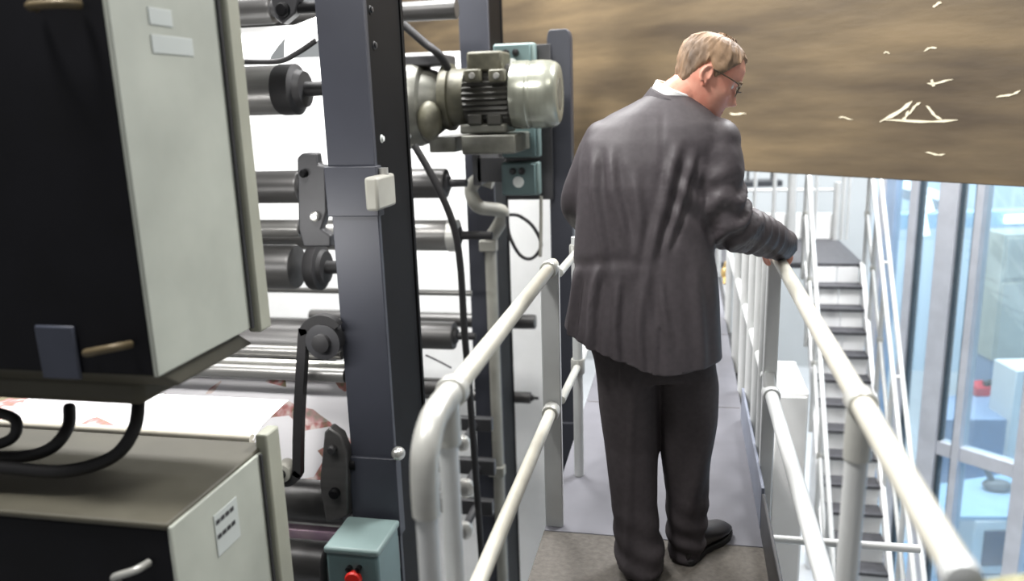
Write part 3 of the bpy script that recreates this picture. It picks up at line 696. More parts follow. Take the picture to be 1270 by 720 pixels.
# ------ paper webs
def sheet(name, rows, m, label, cat='paper', th=.002):   # rows of 3-D points, thickened
    b = B(); n = len(rows[0]); k = len(rows)
    top = [V(p) for r in rows for p in r]; bot = [p+V((0, th, -th)) for p in top]; N = len(top)
    fs = [(i*n+j, i*n+j+1, (i+1)*n+j+1, (i+1)*n+j) for i in range(k-1) for j in range(n-1)]
    fb = [tuple(N+q for q in f[::-1]) for f in fs]
    ed = [(j, j+1) for j in range(n-1)] + [(i*n+n-1, (i+1)*n+n-1) for i in range(k-1)] + [((k-1)*n+j+1, (k-1)*n+j) for j in range(n-2, -1, -1)] + [((i+1)*n, i*n) for i in range(k-2, -1, -1)]
    fe = [(a, N+a, N+c, c) for a, c in ed]
    b.add(top+bot, fs+fb+fe); o = b.build(name, m, loc=top[0]); tag(o, label, cat); return o
def web(name, prof, xL, xR, m, label):                   # prof: (Y, Z) going down, swept along the roller axis
    rows = [[(x, y, z) for x in np.linspace(xL, xR, 12)] for y, z in prof]; return sheet(name, rows, m, label)
zz = lambda y, Y, px=330: float(onY(px, y, Y)[2])
xr = -1.41
web('paper_web', [(3.24, zz(470, 3.24)), (3.22, zz(485, 3.22)), (3.20, zz(510, 3.20)), (3.19, zz(545, 3.19)), (3.17, zz(590, 3.17))], -3.6, xr, 'printed_web', 'printed paper web with small colour pictures between the two near housings')
roller(2.10, 312, 538, 552, -5, 'beige paper covered roller lying along the edge of the lower housing', 'paper_edge', name='paper_roller')
rows = [(2.10, zz(539, 2.10, 200)), (2.16, zz(520, 2.16, 200)), (2.24, zz(505, 2.24, 200)), (2.34, zz(488, 2.34, 200))]
web('paper_web', rows, -4.0, float(onY(312, 530, 2.1)[0]), 'printed_web', 'nearer paper web running onto the beige paper covered roller')
xu = float(onY(388, 60, 3.55)[0])
web('paper_web', [(3.74, zz(33, 3.74)), (3.64, zz(45, 3.64)), (3.54, zz(58, 3.54)), (3.47, zz(69, 3.47)), (3.45, zz(75, 3.45)), (3.50, zz(79, 3.50))], -5, float(onY(352, 60, 3.6)[0]), 'white_paint', 'upper blank white paper web above the large grey roller')
rows = []
for t_ in np.linspace(0, 1, 8):
    xa = 353+41*t_; ya0 = 36+(-16)*t_; ya1 = 76-26*t_**1.4
    rows.append([onY(xa, ya0*(1-s)+ya1*s, 3.72-.27*s) for s in np.linspace(0, 1, 5)])
sheet('paper_web', rows, 'white_paint', 'loose end of blank paper rising towards the nearest column')
o = hose([onY(300, 76, 3.45), onY(345, 76, 3.45), onY(368, 66, 3.45), onY(392, 50, 3.45)], .012, 'thin black strap under the upper white paper', name='strap', cat='strap')
web('paper_web', [(3.25, zz(652, 3.25, 400)), (3.22, zz(660, 3.22, 400)), (3.25, zz(670, 3.25, 400))], -4, -1.41, 'pink_paper', 'pink and purple printed paper web low beside the column')
# dark machine bed far behind the rollers
t = thing('press_bed', 'dark machine bed under the rollers behind the lower near housing', 'machine', (-3, 4, FLOOR))
B().box(-5, -1.5, 3.9, 4.3, FLOOR, zz(600, 4.0)).build('bed', 'steel_dark', t, bevel=.02)
B().box(-5, -1.5, 3.86, 3.9, zz(640, 4.0), zz(612, 4.0)).build('trim_strip', 'silver', t, bevel=.004)

# ------ motor with its gearbox
YM = 4.6
def mx(px, py=118): return mx0(px+5, py)
def mx0(px, py=118): return float(onY(px, py, YM)[0])
zM = float(onY(640, 118, YM)[2]); rM = (onY(650, 76, YM)[2]-onY(650, 161, YM)[2])/2
mot = thing('electric_motor', 'grey electric motor with a bright ribbed fan cowl and gearbox', 'motor', (mx(600), YM, zM))
X0, X1 = mx(632), mx(690); L = X1-X0
B().lathe((X0, YM, zM), (1, 0, 0), [(0, rM*.9), (.004, rM*.98), (L*.1, rM), (L*.34, rM), (L*.36, rM*.975), (L*.42, rM*.975), (L*.44, rM), (L*.62, rM), (L*.80, rM*.985), (L*.92, rM*.93), (L*.985, rM*.84), (L, rM*.72), (L*.99, rM*.5)], 44).build('fan_cowl', 'cowl', mot)['label'] = 'bright domed fan cowl'
B().lathe((X1-.012, YM, zM), (1, 0, 0), [(0, rM*.5), (.01, rM*.48), (.012, rM*.2)], 30).build('fan_grille', 'gear_grey', mot)
XB0 = mx(576); Lb = X0-XB0
b = B(); n = 36; rings = []
for tt_ in (0, .06, .94, 1):
    ring = []
    for k in range(n*2):
        a = PI*k/n; rr_ = rM*(.93 if k % 2 else .85)*(.93 if tt_ in (0, 1) else 1); ring.append((XB0+Lb*tt_, YM+rr_*math.cos(a), zM+rr_*math.sin(a)))
    rings.append(ring)
b.rings(rings).build('ribbed_body', 'motor_dark', mot)
for px in (587, 617):
    q = onY(px, 94, YM-rM*.9); B().obox(q, (.045, 0, 0), (0, .03, 0), (0, 0, .035)).build('lug', 'olive_cast', mot, bevel=.01)
    B().lathe(q-V((0, .03, 0)), (0, -1, 0), [(0, .018), (.012, .016), (.013, .006)], 14).build('bolt', 'bright_metal', mot)
b = B(); b.obox((XB0+Lb*.5, YM-.02, zM+rM*.98), (Lb*.38, 0, 0), (0, .12, 0), (0, 0, .055)); b.build('terminal_box', 'olive_cast', mot, bevel=.015)
b = B(); b.box(XB0-.02, X0-.02, YM-rM*.8, YM+rM*.8, zM-rM*1.08, zM-rM*.80); b.build('foot', 'gear_grey', mot, bevel=.012)
for px in (590, 614):
    q = onY(px, 148, YM-rM*.7); B().obox(q, (.04, 0, 0), (0, .03, 0), (0, 0, .03)).build('lug', 'motor_dark', mot, bevel=.008)
b = B(); b.box(mx(574), mx(640), YM-rM*.9, 4.94, float(onY(600, 189, YM)[2]), float(onY(600, 166, YM)[2])); b.build('shelf_bracket', 'gear_grey', mot, bevel=.01)
B().box(-1.43, -1.27, YM-rM*.5, 5.4, float(onY(600, 187, YM)[2]), float(onY(600, 168, YM)[2])).build('support_arm', 'gear_grey', mot, bevel=.008)
XF = mx(547)
B().lathe((XF, YM, zM), (1, 0, 0), [(0, rM*.95), (.02, rM*1.0), (.05, rM*1.0), (.055, rM*.86), (XB0-XF, rM*.82)], 40).build('flange', 'olive_cast', mot)
zG = float(onY(525, 128, YM)[2]); XG0 = mx(496); rG = (onY(525, 74, YM)[2]-onY(525, 182, YM)[2])/2; LG = XF-XG0
B().lathe((XG0, YM, zG), (1, 0, 0), [(0, rG*.92), (.02, rG), (LG*.4, rG), (LG*.55, rG*.94), (LG*.6, rG*.8), (LG*.8, rG*.74), (LG, rG*.6)], 40).build('gearbox', 'gear_grey', mot)
q = onY(533, 150, YM-rG*.75); B().ball(q, .07, .06, .11).build('gearbox_boss', 'olive_cast', mot)
for k in range(6):
    a = PI/2+PI*(k+.5)/6; q = V((XG0+LG*.4, YM+rG*.98*math.cos(a+PI/2-PI/2), zG+rG*.98*math.sin(a)))
    q = V((XG0+LG*.25, YM-rG*.97*math.sin(PI*(k+.5)/6), zG+rG*.97*math.cos(PI*(k+.5)/6)))
    B().ball(q, .03, .022, .03, n=12, m=8).build('bolt', 'bright_metal', mot)
b = B(); q = onY(530, 76, YM); b.box(XG0+.02, XF+.04, YM-.12, YM+.12, q[2]-.03, q[2]+.03); b.build('cover_plate', 'steel_dark', mot, bevel=.01)

# ------ teal switch boxes on a dark plate
YT = 4.86
q0, q1 = onY(657, 245, YT+.12), onY(683, 50, YT+.12)
t = thing('mounting_plate', 'dark upright plate carrying the teal switch boxes', 'plate', ((q0[0]+q1[0])/2, YT, q0[2]))
B().box(q0[0]-.14, q1[0], YT+.10, YT+.12, q0[2]-.01, q1[2]-.02).build('plate', 'steel_dark', t, bevel=.004)
B().box(-1.27, q0[0]-.15, YT+.12, YT+.14, q0[2]+.1, q0[2]+.25).build('bracket', 'steel_dark', t)
B().box(-1.30, -1.25, YT+.12, 5.5, q0[2]+.08, q0[2]+.27).build('bracket', 'steel_dark', t)
def teal_box(x0, y0, x1, y1, label, Y=YT, dep=.1, knobs=True, plate=True):
    a, c = onY(x0, y1, Y), onY(x1, y0, Y); xc = (a[0]+c[0])/2; h = c[2]-a[2]; wd = c[0]-a[0]
    t = thing('switch_box', label, 'switch box', (xc, Y, a[2]))
    B().box(a[0], c[0], Y+.02, Y+dep, a[2], c[2]).build('case', 'teal_light', t, bevel=.012)
    B().box(a[0]+.004, c[0]-.022, Y, Y+.02, a[2]+.006, c[2]-.006).build('cover', 'teal', t, bevel=.008)
    if knobs:
        for s_ in (-.13, .10):
            B().lathe((xc+wd*s_-.01, Y, a[2]+h*.74), (0, -1, 0), [(0, .021), (.015, .02), (.017, .012)], 18).build('button', 'black_button', t)
    if plate:
        B().lathe((xc-.01, Y, a[2]+h*.42), (0, -1, 0), [(0, h*.17), (.005, h*.165), (.006, h*.1)], 24).build('label_plate', 'white_label', t)
    return t
teal_box(612, 52, 662, 100, 'teal switch box peeping out above the motor cowl', YT+.0, knobs=True)
teal_box(622, 150, 668, 196, 'teal switch box directly under the motor cowl', knobs=False)
teal_box(622, 201, 668, 243, 'lowest teal switch box on the dark plate, over the loop of cable')
# near box with the red push button
Yn = 2.75
t = thing('switch_box', 'near teal box with a red push button at the foot of the nearest column', 'switch box', onY(450, 720, Yn))
a, c = onY(410, 760, Yn), onY(468, 686, Yn)
B().box(a[0], c[0], Yn, Yn+.25, a[2], c[2]).build('case', 'teal', t, bevel=.015)
B().box(a[0]-.006, c[0]+.006, Yn-.006, Yn+.256, c[2]-.02, c[2]+.012).build('lid', 'teal_light', t, bevel=.012)
B().box(a[0]+.02, c[0]-.02, Yn+.256, 3.045, a[2]+.05, c[2]-.05).build('bracket', 'steel_dark', t)
q = onY(441, 714, Yn)
B().lathe(q, (0, -1, 0), [(-.01, .024), (.01, .024), (.012, .034), (.028, .036), (.036, .03), (.038, .01)], 24).build('push_button', 'red_button', t)
for px in (434, 446):
    qb = onY(px, 703, Yn); B().lathe(qb, (0, -1, 0), [(-.01, .012), (.022, .012), (.024, .007)], 16).build('button_guard', 'black_button', t)
q = onY(404, 694, Yn+.1)
B().tube([onY(416, 672, Yn+.1), onY(405, 684, Yn+.08), onY(401, 706, Yn+.08), onY(404, 740, Yn+.08)], .016, sub=5).build('cable', 'rubber', t)

# ------ cables, pipes
hose([onY(612, 226, 5.2), onY(594, 222, 5.2), onY(584, 236, 5.2), onY(594, 256, 5.2), (*onY(622, 264, 5.25)[:1], 5.3, onY(622, 264, 5.3)[2]), V((-1.30, 5.37, onY(622, 296, 5.37)[2]))], .045, 'thick grey flexible conduit curling beside the second column', 'conduit', 'flexible_conduit', cat='conduit')
hose([onY(629, 268, 5.0), onY(632, 292, 5.0), onY(645, 316, 5.0), onY(660, 320, 5.0), onY(671, 304, 5.0), onY(662, 282, 5.0), onY(645, 268, 5.0), onY(632, 266, 5.0)], .011, 'thin dark cable hanging in a loop under the teal boxes', 'steel_dark', 'cable_loop', cat='cable')
hose([onY(671, 243, YT+.08), onY(671, 280, YT+.08), onY(670, 318, YT+.08)], .011, 'thin straight cable dropping from the lowest teal box', 'conduit', 'cable', cat='cable')
hose([onY(500, 30, 4.3), onY(525, 52, 4.3), onY(545, 68, 4.3), onY(555, 84, 4.4)], .022, 'short black hose slanting down to the gearbox top', cat='hose')
hose([onY(514, 180, 4.3), onY(540, 226, 4.3), onY(562, 278, 4.3), onY(571, 330, 4.3), onY(576, 410, 4.3), onY(582, 480, 4.3), onY(588, 560, 4.3), onY(598, 700, 4.3), onY(602, 760, 4.3)], .02, 'long black hose hanging between the columns behind the left rail', cat='hose')
hose([onY(528, 440, 4.5), onY(545, 448, 4.5), onY(560, 456, 4.5)], .006, 'short thin wire beneath the dark roller behind the left rail', 'steel_dark', 'wire', cat='wire')
def hvalve(x, y, Y, s, label):
    q = onY(x, y, Y); t = thing('hand_valve', label, 'valve', q)
    B().lathe(q, (0, -1, 0), [(0, s*.6), (.03, s*.6), (.035, s), (.07, s), (.08, s*.8), (.085, s*.3)], 20).build('grip', 'bright_metal', t)
    B().lathe(q, (0, 1, 0), [(-.002, s*.45), (.25, s*.45)], 16).build('stem', 'steel_dark', t)
    B().obox(q+V((-.3, .27, 0)), (.42, 0, 0), (0, .03, 0), (0, 0, s*.9)).build('bracket', 'steel_dark', t, bevel=.006)
for i, (x, y, s, lb) in enumerate(((576, 545, .05, 'uppermost bright hand valve low behind the left rail posts'), (580, 600, .06, 'middle bright hand valve low behind the left rail posts'), (578, 652, .06, 'lowest bright hand valve behind the left rail posts'))): hvalve(x, y, 4.6, s, lb)

# ------------------------------------------------------------------ the man
MB_ = V((0.0, 2.46, 0.0))
man = thing('person', 'man in a dark grey suit seen from behind, looking right, one hand on the rail', 'person', MB_)
def fuse(b, voxel, smooth=6):                            # weld overlapping closed shapes into one continuous surface
    me = b.mesh('tmp'); o = bpy.data.objects.new('tmp', me); C.objects.link(o)
    r = o.modifiers.new('r', 'REMESH'); r.mode = 'VOXEL'; r.voxel_size = voxel
    s = o.modifiers.new('s', 'SMOOTH'); s.iterations = smooth; s.factor = 0.5
    dg = bpy.context.evaluated_depsgraph_get(); out = bpy.data.meshes.new_from_object(o.evaluated_get(dg))
    bpy.data.objects.remove(o); bpy.data.meshes.remove(me); return out
def finish(me, name, m, parent, disp=None):
    n = len(me.vertices); co = np.empty(n*3); me.vertices.foreach_get('co', co); co = co.reshape(-1, 3)
    nr = np.array([v.normal[:] for v in me.vertices])
    if disp is not None: co = co + nr*disp(co, nr)[:, None]
    co = co - WL[parent]
    me.vertices.foreach_set('co', co.ravel()); me.name = name; me.materials.clear(); me.materials.append(MATS[m])
    for p in me.polygons: p.use_smooth = True
    me.update(); o = bpy.data.objects.new(name, me); C.objects.link(o); o.parent = parent; WL[o] = WL[parent]; return o
def sm(x, a, c): t = np.clip((x-a)/(c-a), 0, 1); return t*t*(3-2*t)
def nz(co, s, off=0.0): return np.array([noise.noise(Vector((p[0]*s[0]+off, p[1]*s[1], p[2]*s[2]))) for p in co])
def oval(xl, xr, py, Y, bk, ft, n=56, e=2.5, lift=None):
    L, R_ = onY(xl, py, Y), onY(xr, py, Y); cx, a, z = (L[0]+R_[0])/2, (R_[0]-L[0])/2, (L[2]+R_[2])/2; out = []
    for k in range(n):
        t = 2*PI*k/n; c, s = math.cos(t), math.sin(t)
        x = a*math.copysign(abs(c)**(2/e), c); y = (ft if s > 0 else bk)*math.copysign(abs(s)**(2/e), s)
        zz_ = z + (lift(x/a) if lift else 0); out.append((cx+x, Y+y, zz_))
    return out
# jacket
hl = lambda k: (lambda u: k*float(sm(-u, -.15, 1.0)))
J = B()
J.rings([oval(806, 852, 116, 2.565, .05, .06), oval(786, 864, 126, 2.56, .075, .08), oval(757, 882, 140, 2.55, .10, .09), oval(738, 895, 154, 2.54, .118, .10),
         oval(725, 900, 172, 2.53, .13, .115), oval(719, 890, 198, 2.515, .138, .125), oval(718, 882, 228, 2.50, .142, .13), oval(717, 878, 262, 2.49, .142, .135),
         oval(714, 884, 300, 2.48, .142, .14), oval(710, 889, 340, 2.475, .148, .14, lift=hl(.01)), oval(705, 892, 378, 2.47, .156, .14, lift=hl(.03)),
         oval(699, 894, 412, 2.465, .164, .14, lift=hl(.04)), oval(697, 895, 440, 2.46, .166, .14, lift=hl(.05)), oval(700, 894, 478, 2.46, .166, .14, lift=hl(.07))])
A_R = [onY(876, 178, 2.53), onY(886, 196, 2.51), onY(889, 222, 2.49), onY(893, 252, 2.485), onY(904, 277, 2.50), onY(928, 286, 2.58), onY(952, 296, 2.67), onY(973, 304, 2.765)]
J.tube(A_R, [.075, .083, .080, .080, .078, .070, .060, .048], 28, sub=5)
A_L = [onY(749, 176, 2.535), onY(738, 194, 2.53), onY(725, 220, 2.53), onY(715, 246, 2.54), onY(716, 262, 2.59), onY(736, 278, 2.69), onY(768, 285, 2.76)]
J.tube(A_L, [.062, .058, .050, .048, .046, .044, .040], 28, sub=5)
# open lapel fronts
J.ball(onY(890, 175, 2.53), .07, .085, .07); J.ball(onY(748, 172, 2.53), .055, .075, .055)
me = fuse(J, .0085, 7)
AR = np.array(spline(A_R, [1]*len(A_R), 8)[0]); arl = np.concatenate([[0], np.cumsum(np.linalg.norm(np.diff(AR, axis=0), axis=1))])
xv = float(onY(818, 420, 2.3)[0])
FOLDS = [([tuple(onY(x, y, 2.36)[[0, 2]]) for x, y in pl], A, w) for pl, A, w in (
    ([(736, 190), (738, 240), (748, 300), (752, 330)], .010, .013), ([(758, 190), (764, 240), (780, 300)], .009, .013), ([(842, 180), (826, 250), (806, 320), (800, 400)], .010, .015),
    ([(862, 195), (846, 255), (826, 310)], .010, .011), ([(716, 335), (709, 380), (703, 420)], .014, .010), ([(742, 330), (736, 380), (733, 440)], .015, .012), ([(768, 345), (764, 400), (768, 455)], .012, .012),
    ([(796, 350), (792, 400), (798, 460)], .011, .012), ([(815, 320), (822, 380), (830, 420)], .007, .012), ([(862, 330), (868, 400), (872, 460)], .007, .016), ([(790, 215), (796, 270), (790, 330)], .007, .014))]
def jdisp(co, nr):
    d2 = ((co[:, None, :]-AR[None])**2).sum(-1); i = d2.argmin(1); dist = np.sqrt(d2.min(1)); s = arl[i]
    arm_ = (1-sm(dist, .085, .115))*sm(s, .05, .11)
    x, y, z = co.T
    n1 = nz(co, (5, 5, 3)); n2 = nz(co, (11, 11, 6), 5.0); n3 = nz(co, (3, 3, 2), 9.0)
    drape = (1-sm(z, .92, 1.42))
    fan = (x+.08)*(1+.35*(1.4-z))
    ph = fan*58 + n3*3.2 + (z-1)*3.0
    left = .35+.65*(1-sm(x, -.12, .02))
    f = np.sin(ph*.47+1.3)*.004*drape + n1*.006 + n2*.003
    bk = sm(-nr[:, 1], -.1, .35)
    for pts, A, w in FOLDS:
        P = np.array(pts); zz_ = P[:, 1][::-1]; xx = np.interp(z, zz_, P[:, 0][::-1]); d = x-xx+n3*.006
        end = sm(z, zz_[0]-.05, zz_[0]+.06)*(1-sm(z, zz_[-1]-.06, zz_[-1]+.03))
        f += A*bk*end*(np.exp(-(d/w)**2)-.8*np.exp(-((d-1.7*w)/w)**2)-.35*np.exp(-((d+1.9*w)/w)**2))
    # pull folds from the right shoulder blade
    q = (x*.55+(z-1.3)*.83); f += np.sin(q*80+n1*4)*.0042*np.exp(-((x-.03)/.09)**2-((z-1.22)/.14)**2)
    f += -.006*np.exp(-((z-(1.0+.12*n3))/.012)**2)*(1-sm(x, -.2, -.05))         # waist crease on the left
    back = (nr[:, 1] < .2)
    f += -.010*np.exp(-((x-xv-.02*(z-.7))/.006)**2)*(1-sm(z, .80, .90))*back     # vent
    f += -.0035*np.exp(-((x-xv*1.0-.0*(z))/.004)**2)*sm(z, .86, .95)*back*(1-sm(z, 1.44, 1.48))   # centre seam
    sl = np.sin(s*78 + n1*9 + n2*5 + (nr[:, 0]-nr[:, 2])*2.2)*.0058*(.35+.9*np.exp(-((s-.24)/.13)**2)) + n2*.005 + n1*.005
    return f*(1-arm_) + sl*arm_
import bmesh
def cut(me, p, nrm):                                     # trims everything on the far side of a plane
    bm = bmesh.new(); bm.from_mesh(me)
    bmesh.ops.bisect_plane(bm, geom=bm.verts[:]+bm.edges[:]+bm.faces[:], plane_co=tuple(p), plane_no=tuple(nrm), clear_outer=True); bm.to_mesh(me); bm.free(); me.update()
h0, h1, h2 = onY(696, 410, 2.38), onY(818, 456, 2.38), onY(893, 451, 2.38)
for a, c in ((h0, h1), (h1, h2)): d = c-a; cut(me, a, (d[2], 0, -d[0]))
jacket = finish(me, 'jacket', 'suit', man, jdisp)
sol = jacket.modifiers.new('cloth', 'SOLIDIFY'); sol.thickness = .005; sol.offset = -1
# jacket collar, shirt collar
def band(c, rx, ry, tilt, h, th, m, name, flare=0.0, span=(0, 2*PI), parent=man):
    ax, ay = tilt; ux = V((math.cos(ax), 0, -math.sin(ax))); uy = V((0, math.cos(ay), math.sin(ay))); uz = np.cross(ux, uy); n = 40
    rings = []
    for k in range(n+1):
        t = span[0]+(span[1]-span[0])*k/n; d = ux*math.cos(t)*rx+uy*math.sin(t)*ry; dn = d/np.linalg.norm(d)
        rings.append([c+d+dn*flare-uz*h/2, c+d+dn*(flare+th)-uz*h/2, c+d+dn*(flare*.3+th)+uz*h*.42, c+d+dn*th*.5+uz*h/2, c+d+uz*h*.42])
    b = B(); b.rings(rings, cap=True); return b.build(name, m, parent)
cN = onY(836, 118, 2.575)
band(cN+V((-.003, 0, .004)), .058, .060, (.42, .12), .040, .005, 'shirt', 'shirt_collar', .004)['label'] = 'white shirt collar'
band(cN+V((-.008, -.002, -.024)), .062, .066, (.40, .15), .05, .009, 'suit', 'jacket_collar', .020)
# trousers
Tm = B()
Tm.rings([oval(722, 880, 372, 2.47, .115, .11), oval(728, 882, 410, 2.47, .118, .11), oval(736, 884, 440, 2.465, .116, .11), oval(739, 888, 462, 2.465, .11, .105)])
Tm.rings([oval(734, 820, 420, 2.455, .112, .105, e=2.2), oval(739, 819, 462, 2.455, .112, .10, e=2.2), oval(743, 816, 500, 2.455, .105, .095, e=2.2), oval(750, 815, 548, 2.45, .097, .088, e=2.2),
          oval(755, 815, 590, 2.43, .092, .085, e=2.2), oval(760, 815, 630, 2.415, .088, .082, e=2.2), oval(763, 819, 664, 2.405, .086, .085, e=2.2), oval(764, 824, 686, 2.395, .096, .098, e=2.2), oval(765, 823, 700, 2.39, .098, .10, e=2.2)])
Tm.rings([oval(812, 884, 425, 2.475, .108, .10, e=2.2), oval(816, 890, 475, 2.48, .11, .10, e=2.2), oval(820, 889, 520, 2.49, .10, .092, e=2.2), oval(820, 883, 560, 2.50, .095, .088, e=2.2),
          oval(822, 879, 600, 2.51, .09, .084, e=2.2), oval(826, 876, 640, 2.52, .086, .084, e=2.2), oval(829, 874, 668, 2.525, .086, .088, e=2.2), oval(831, 872, 683, 2.53, .086, .09, e=2.2)])
me = fuse(Tm, .008, 5)
def tdisp(co, nr):
    x, y, z = co.T; n1 = nz(co, (6, 6, 4), 2.0); n2 = nz(co, (3, 3, 1.2), 4.0); low = 1-sm(z, .03, .30)
    f = n1*.008 + np.sin(x*46+n2*6)*.006*(1-low) + np.sin(z*85+n1*4+x*30)*.0055*low
    f += .008*np.exp(-((x+.155-.02*z)/.012)**2)*(1-sm(z, .55, .7))
    return f
finish(me, 'trousers', 'trouser', man, tdisp)
# shoes
def shoe(heel, toe, lift=0.0):
    heel, toe = V(heel), V(toe); d = toe-heel; Ls = np.linalg.norm(d[:2]); f = V((d[0], d[1], 0))/Ls; s = V((f[1], -f[0], 0)); up = V((0, 0, 1))
    st_ = [(0, .026, .045, .012), (.03, .036, .085, .02), (.10, .038, .10, .022), (.30, .040, .105, .02), (.45, .043, .085, .02), (.62, .050, .066, .018), (.80, .050, .055, .016), (.93, .038, .045, .014), (1.0, .016, .030, .014)]
    rings = []
    for t, w, h, z0 in st_:
        ring = []
        for k in range(24):
            a = 2*PI*k/24; ca, sa = math.cos(a), math.sin(a)
            z = z0 + (h-z0)*(0.5+0.5*math.copysign(abs(sa)**.8, sa)) + lift*(1-t)
            ring.append(heel+f*Ls*t+s*w*math.copysign(abs(ca)**.7, ca)*(1-.35*max(0, sa)**2)+up*z)
        rings.append(ring)
    o = B().rings(rings).build('shoe', 'shoe', man)
    poly = [(0, .028), (.04, .039), (.2, .040), (.36, .036), (.5, .042), (.65, .053), (.82, .052), (.95, .038), (1.01, .012)]
    b = B(); pts = [heel+f*Ls*t+s*w for t, w in poly]+[heel+f*Ls*t-s*w for t, w in poly[::-1]]
    b.prism([p+up*(.001+lift*(1-((p-heel)@f)/Ls)) for p in pts], up*.02); b.build('sole', 'sole', o, bevel=.003)
shoe((-.116, 2.325, 0), (-.128, 2.625, 0)); shoe((.012, 2.455, 0), (.165, 2.70, 0))
# ---- head, built in its own axes
yaw, pit, rol = math.radians(82), math.radians(30), math.radians(3)
fh = V((math.sin(yaw)*math.cos(pit), math.cos(yaw)*math.cos(pit), -math.sin(pit)))
rh = V((math.cos(yaw), -math.sin(yaw), 0)); uh = np.cross(rh, fh)
rh, uh = rh*math.cos(rol)+uh*math.sin(rol), uh*math.cos(rol)-rh*math.sin(rol)
HC = onY(878, 94, 2.60); HS = 1.03
def hw(x, y, z): return HC + (rh*x+fh*y+uh*z)*HS
TAB = np.array([(-.122, .066, .010, .014), (-.114, .082, -.005, .034), (-.098, .089, -.028, .050), (-.080, .0885, -.052, .058), (-.06, .088, -.070, .064), (-.03, .0885, -.085, .069), (0, .087, -.097, .072), (.03, .093, -.103, .0745),
                (.055, .090, -.103, .0745), (.078, .077, -.094, .069), (.096, .056, -.076, .057), (.108, .034, -.052, .040), (.1145, .012, -.028, .022)])
def head_pt(az, z, off=0.0):                             # az 0 = face, +90 = his right
    f_, b_, w_ = (np.interp(z, TAB[:, 0], TAB[:, i]) for i in (1, 2, 3)); cy = (f_+b_)/2*.4+.0*z; c, s = math.cos(az), math.sin(az)
    e = 2.25; x = w_*math.copysign(abs(s)**(2/e), s); y = cy + ((f_-cy) if c > 0 else (cy-b_))*math.copysign(abs(c)**(2/e), c)
    d = math.degrees(az); d = (d+180) % 360-180; n = 0.0
    g = lambda q, m, sd: math.exp(-((q-m)/sd)**2)
    n += .026*g(d, 0, 7)*g(z, -.036, .013) + .016*g(d, 0, 6)*g(z, -.015, .018) + .007*g(abs(d), 9, 6)*g(z, -.04, .01)
    n += -.010*g(abs(d), 24, 11)*g(z, 0.002, .013) + .005*g(abs(d), 20, 16)*g(z, .024, .008)
    n += .005*g(d, 0, 16)*(g(z, -.066, .006)+g(z, -.080, .006)) - .004*g(d, 0, 18)*g(z, -.073, .003) + .006*g(d, 0, 18)*g(z, -.102, .012)
    n += .005*g(abs(d), 46, 16)*g(z, -.028, .018)
    L = math.hypot(x, y-cy)+1e-6; k = 1+(n+off)/L
    return x*k, cy+(y-cy)*k, z
NA, NZ = 72, 46
zs = [(-.122+(.1145+.122)*(.5-.5*math.cos(PI*(i/(NZ-1))**1.0))) for i in range(NZ)]
Bd = B(); Bd.rings([[hw(*head_pt(2*PI*k/NA, z)) for k in range(NA)] for z in zs])
for s in (-1, 1):                                        # ears
    pts = []
    for a in np.linspace(-.5, 2*PI-1.6, 16): pts.append(hw(s*(.075+.009*(1 if abs(a-PI) < 1.9 else .6)), -.018-.014*math.cos(a-PI), -.010+.023*math.sin(a)))
    Bd.tube(pts, .0048, 8)
    Bd.ball(hw(s*.074, -.018, -.010), .016, .014, .021, rot=np.stack([rh*.55, fh, uh], 1)*1.0)
    Bd.ball(hw(s*.076, -.008, -.032), .006, .007, .009)
nb = onY(832, 130, 2.565)
Bd.tube([nb+V((0, 0, -.08)), nb, hw(0, -.035, -.07), hw(0, -.02, -.02)], [.066, .062, .060, .058], 28, sub=4)
# core of the body inside the clothes
Bd.rings([oval(800, 855, 126, 2.565, .05, .05), oval(770, 870, 150, 2.54, .08, .075), oval(748, 870, 185, 2.52, .10, .095), oval(748, 858, 250, 2.49, .10, .10), oval(745, 868, 330, 2.48, .105, .105), oval(745, 880, 400, 2.47, .105, .10), oval(752, 880, 445, 2.465, .09, .09)])
Bd.tube([onY(780, 430, 2.455), onY(782, 540, 2.455), onY(788, 640, 2.42), onY(794, 690, 2.39)], [.085, .065, .055, .045], 24, sub=4)
Bd.tube([onY(852, 430, 2.475), onY(852, 540, 2.495), onY(851, 640, 2.52), onY(851, 680, 2.53)], [.085, .065, .055, .045], 24, sub=4)
Bd.tube(A_R[:-1]+[onY(968, 302, 2.75)], [.05, .055, .052, .050, .046, .042, .036, .030], 20, sub=4)
Bd.tube(A_L, [.05, .048, .044, .042, .040, .034, .030], 20, sub=4)
# right hand over the rail
wr = onY(972, 303, 2.765); hx = XR
Bd.tube([wr-(A_R[-1]-A_R[-2])*.2, wr+V((.012, .03, .002)), V((hx-.006, 2.845, ZT+.043)), V((hx+.018, 2.862, ZT+.040))], [(.03, .03), (.032, .025), (.040, .019), (.040, .015)], 20, sub=4)
for i, (dy, ln) in enumerate(((-.032, .92), (-.011, 1.05), (.010, 1.0), (.030, .82))):
    y = 2.862+dy
    Bd.tube([(hx+.010, y, ZT+.038), (hx+.034, y+.002, ZT+.030*ln), (hx+.0385, y+.003, ZT-.004), (hx+.022*ln, y+.004, ZT-.034*ln)], [.0105, .0098, .009, .0075], 12, sub=4)
Bd.tube([(hx-.022, 2.828, ZT+.034), (hx-.040, 2.850, ZT+.014), (hx-.035, 2.875, ZT-.014), (hx-.022, 2.890, ZT-.032)], [.0135, .0118, .0105, .008], 12, sub=4)
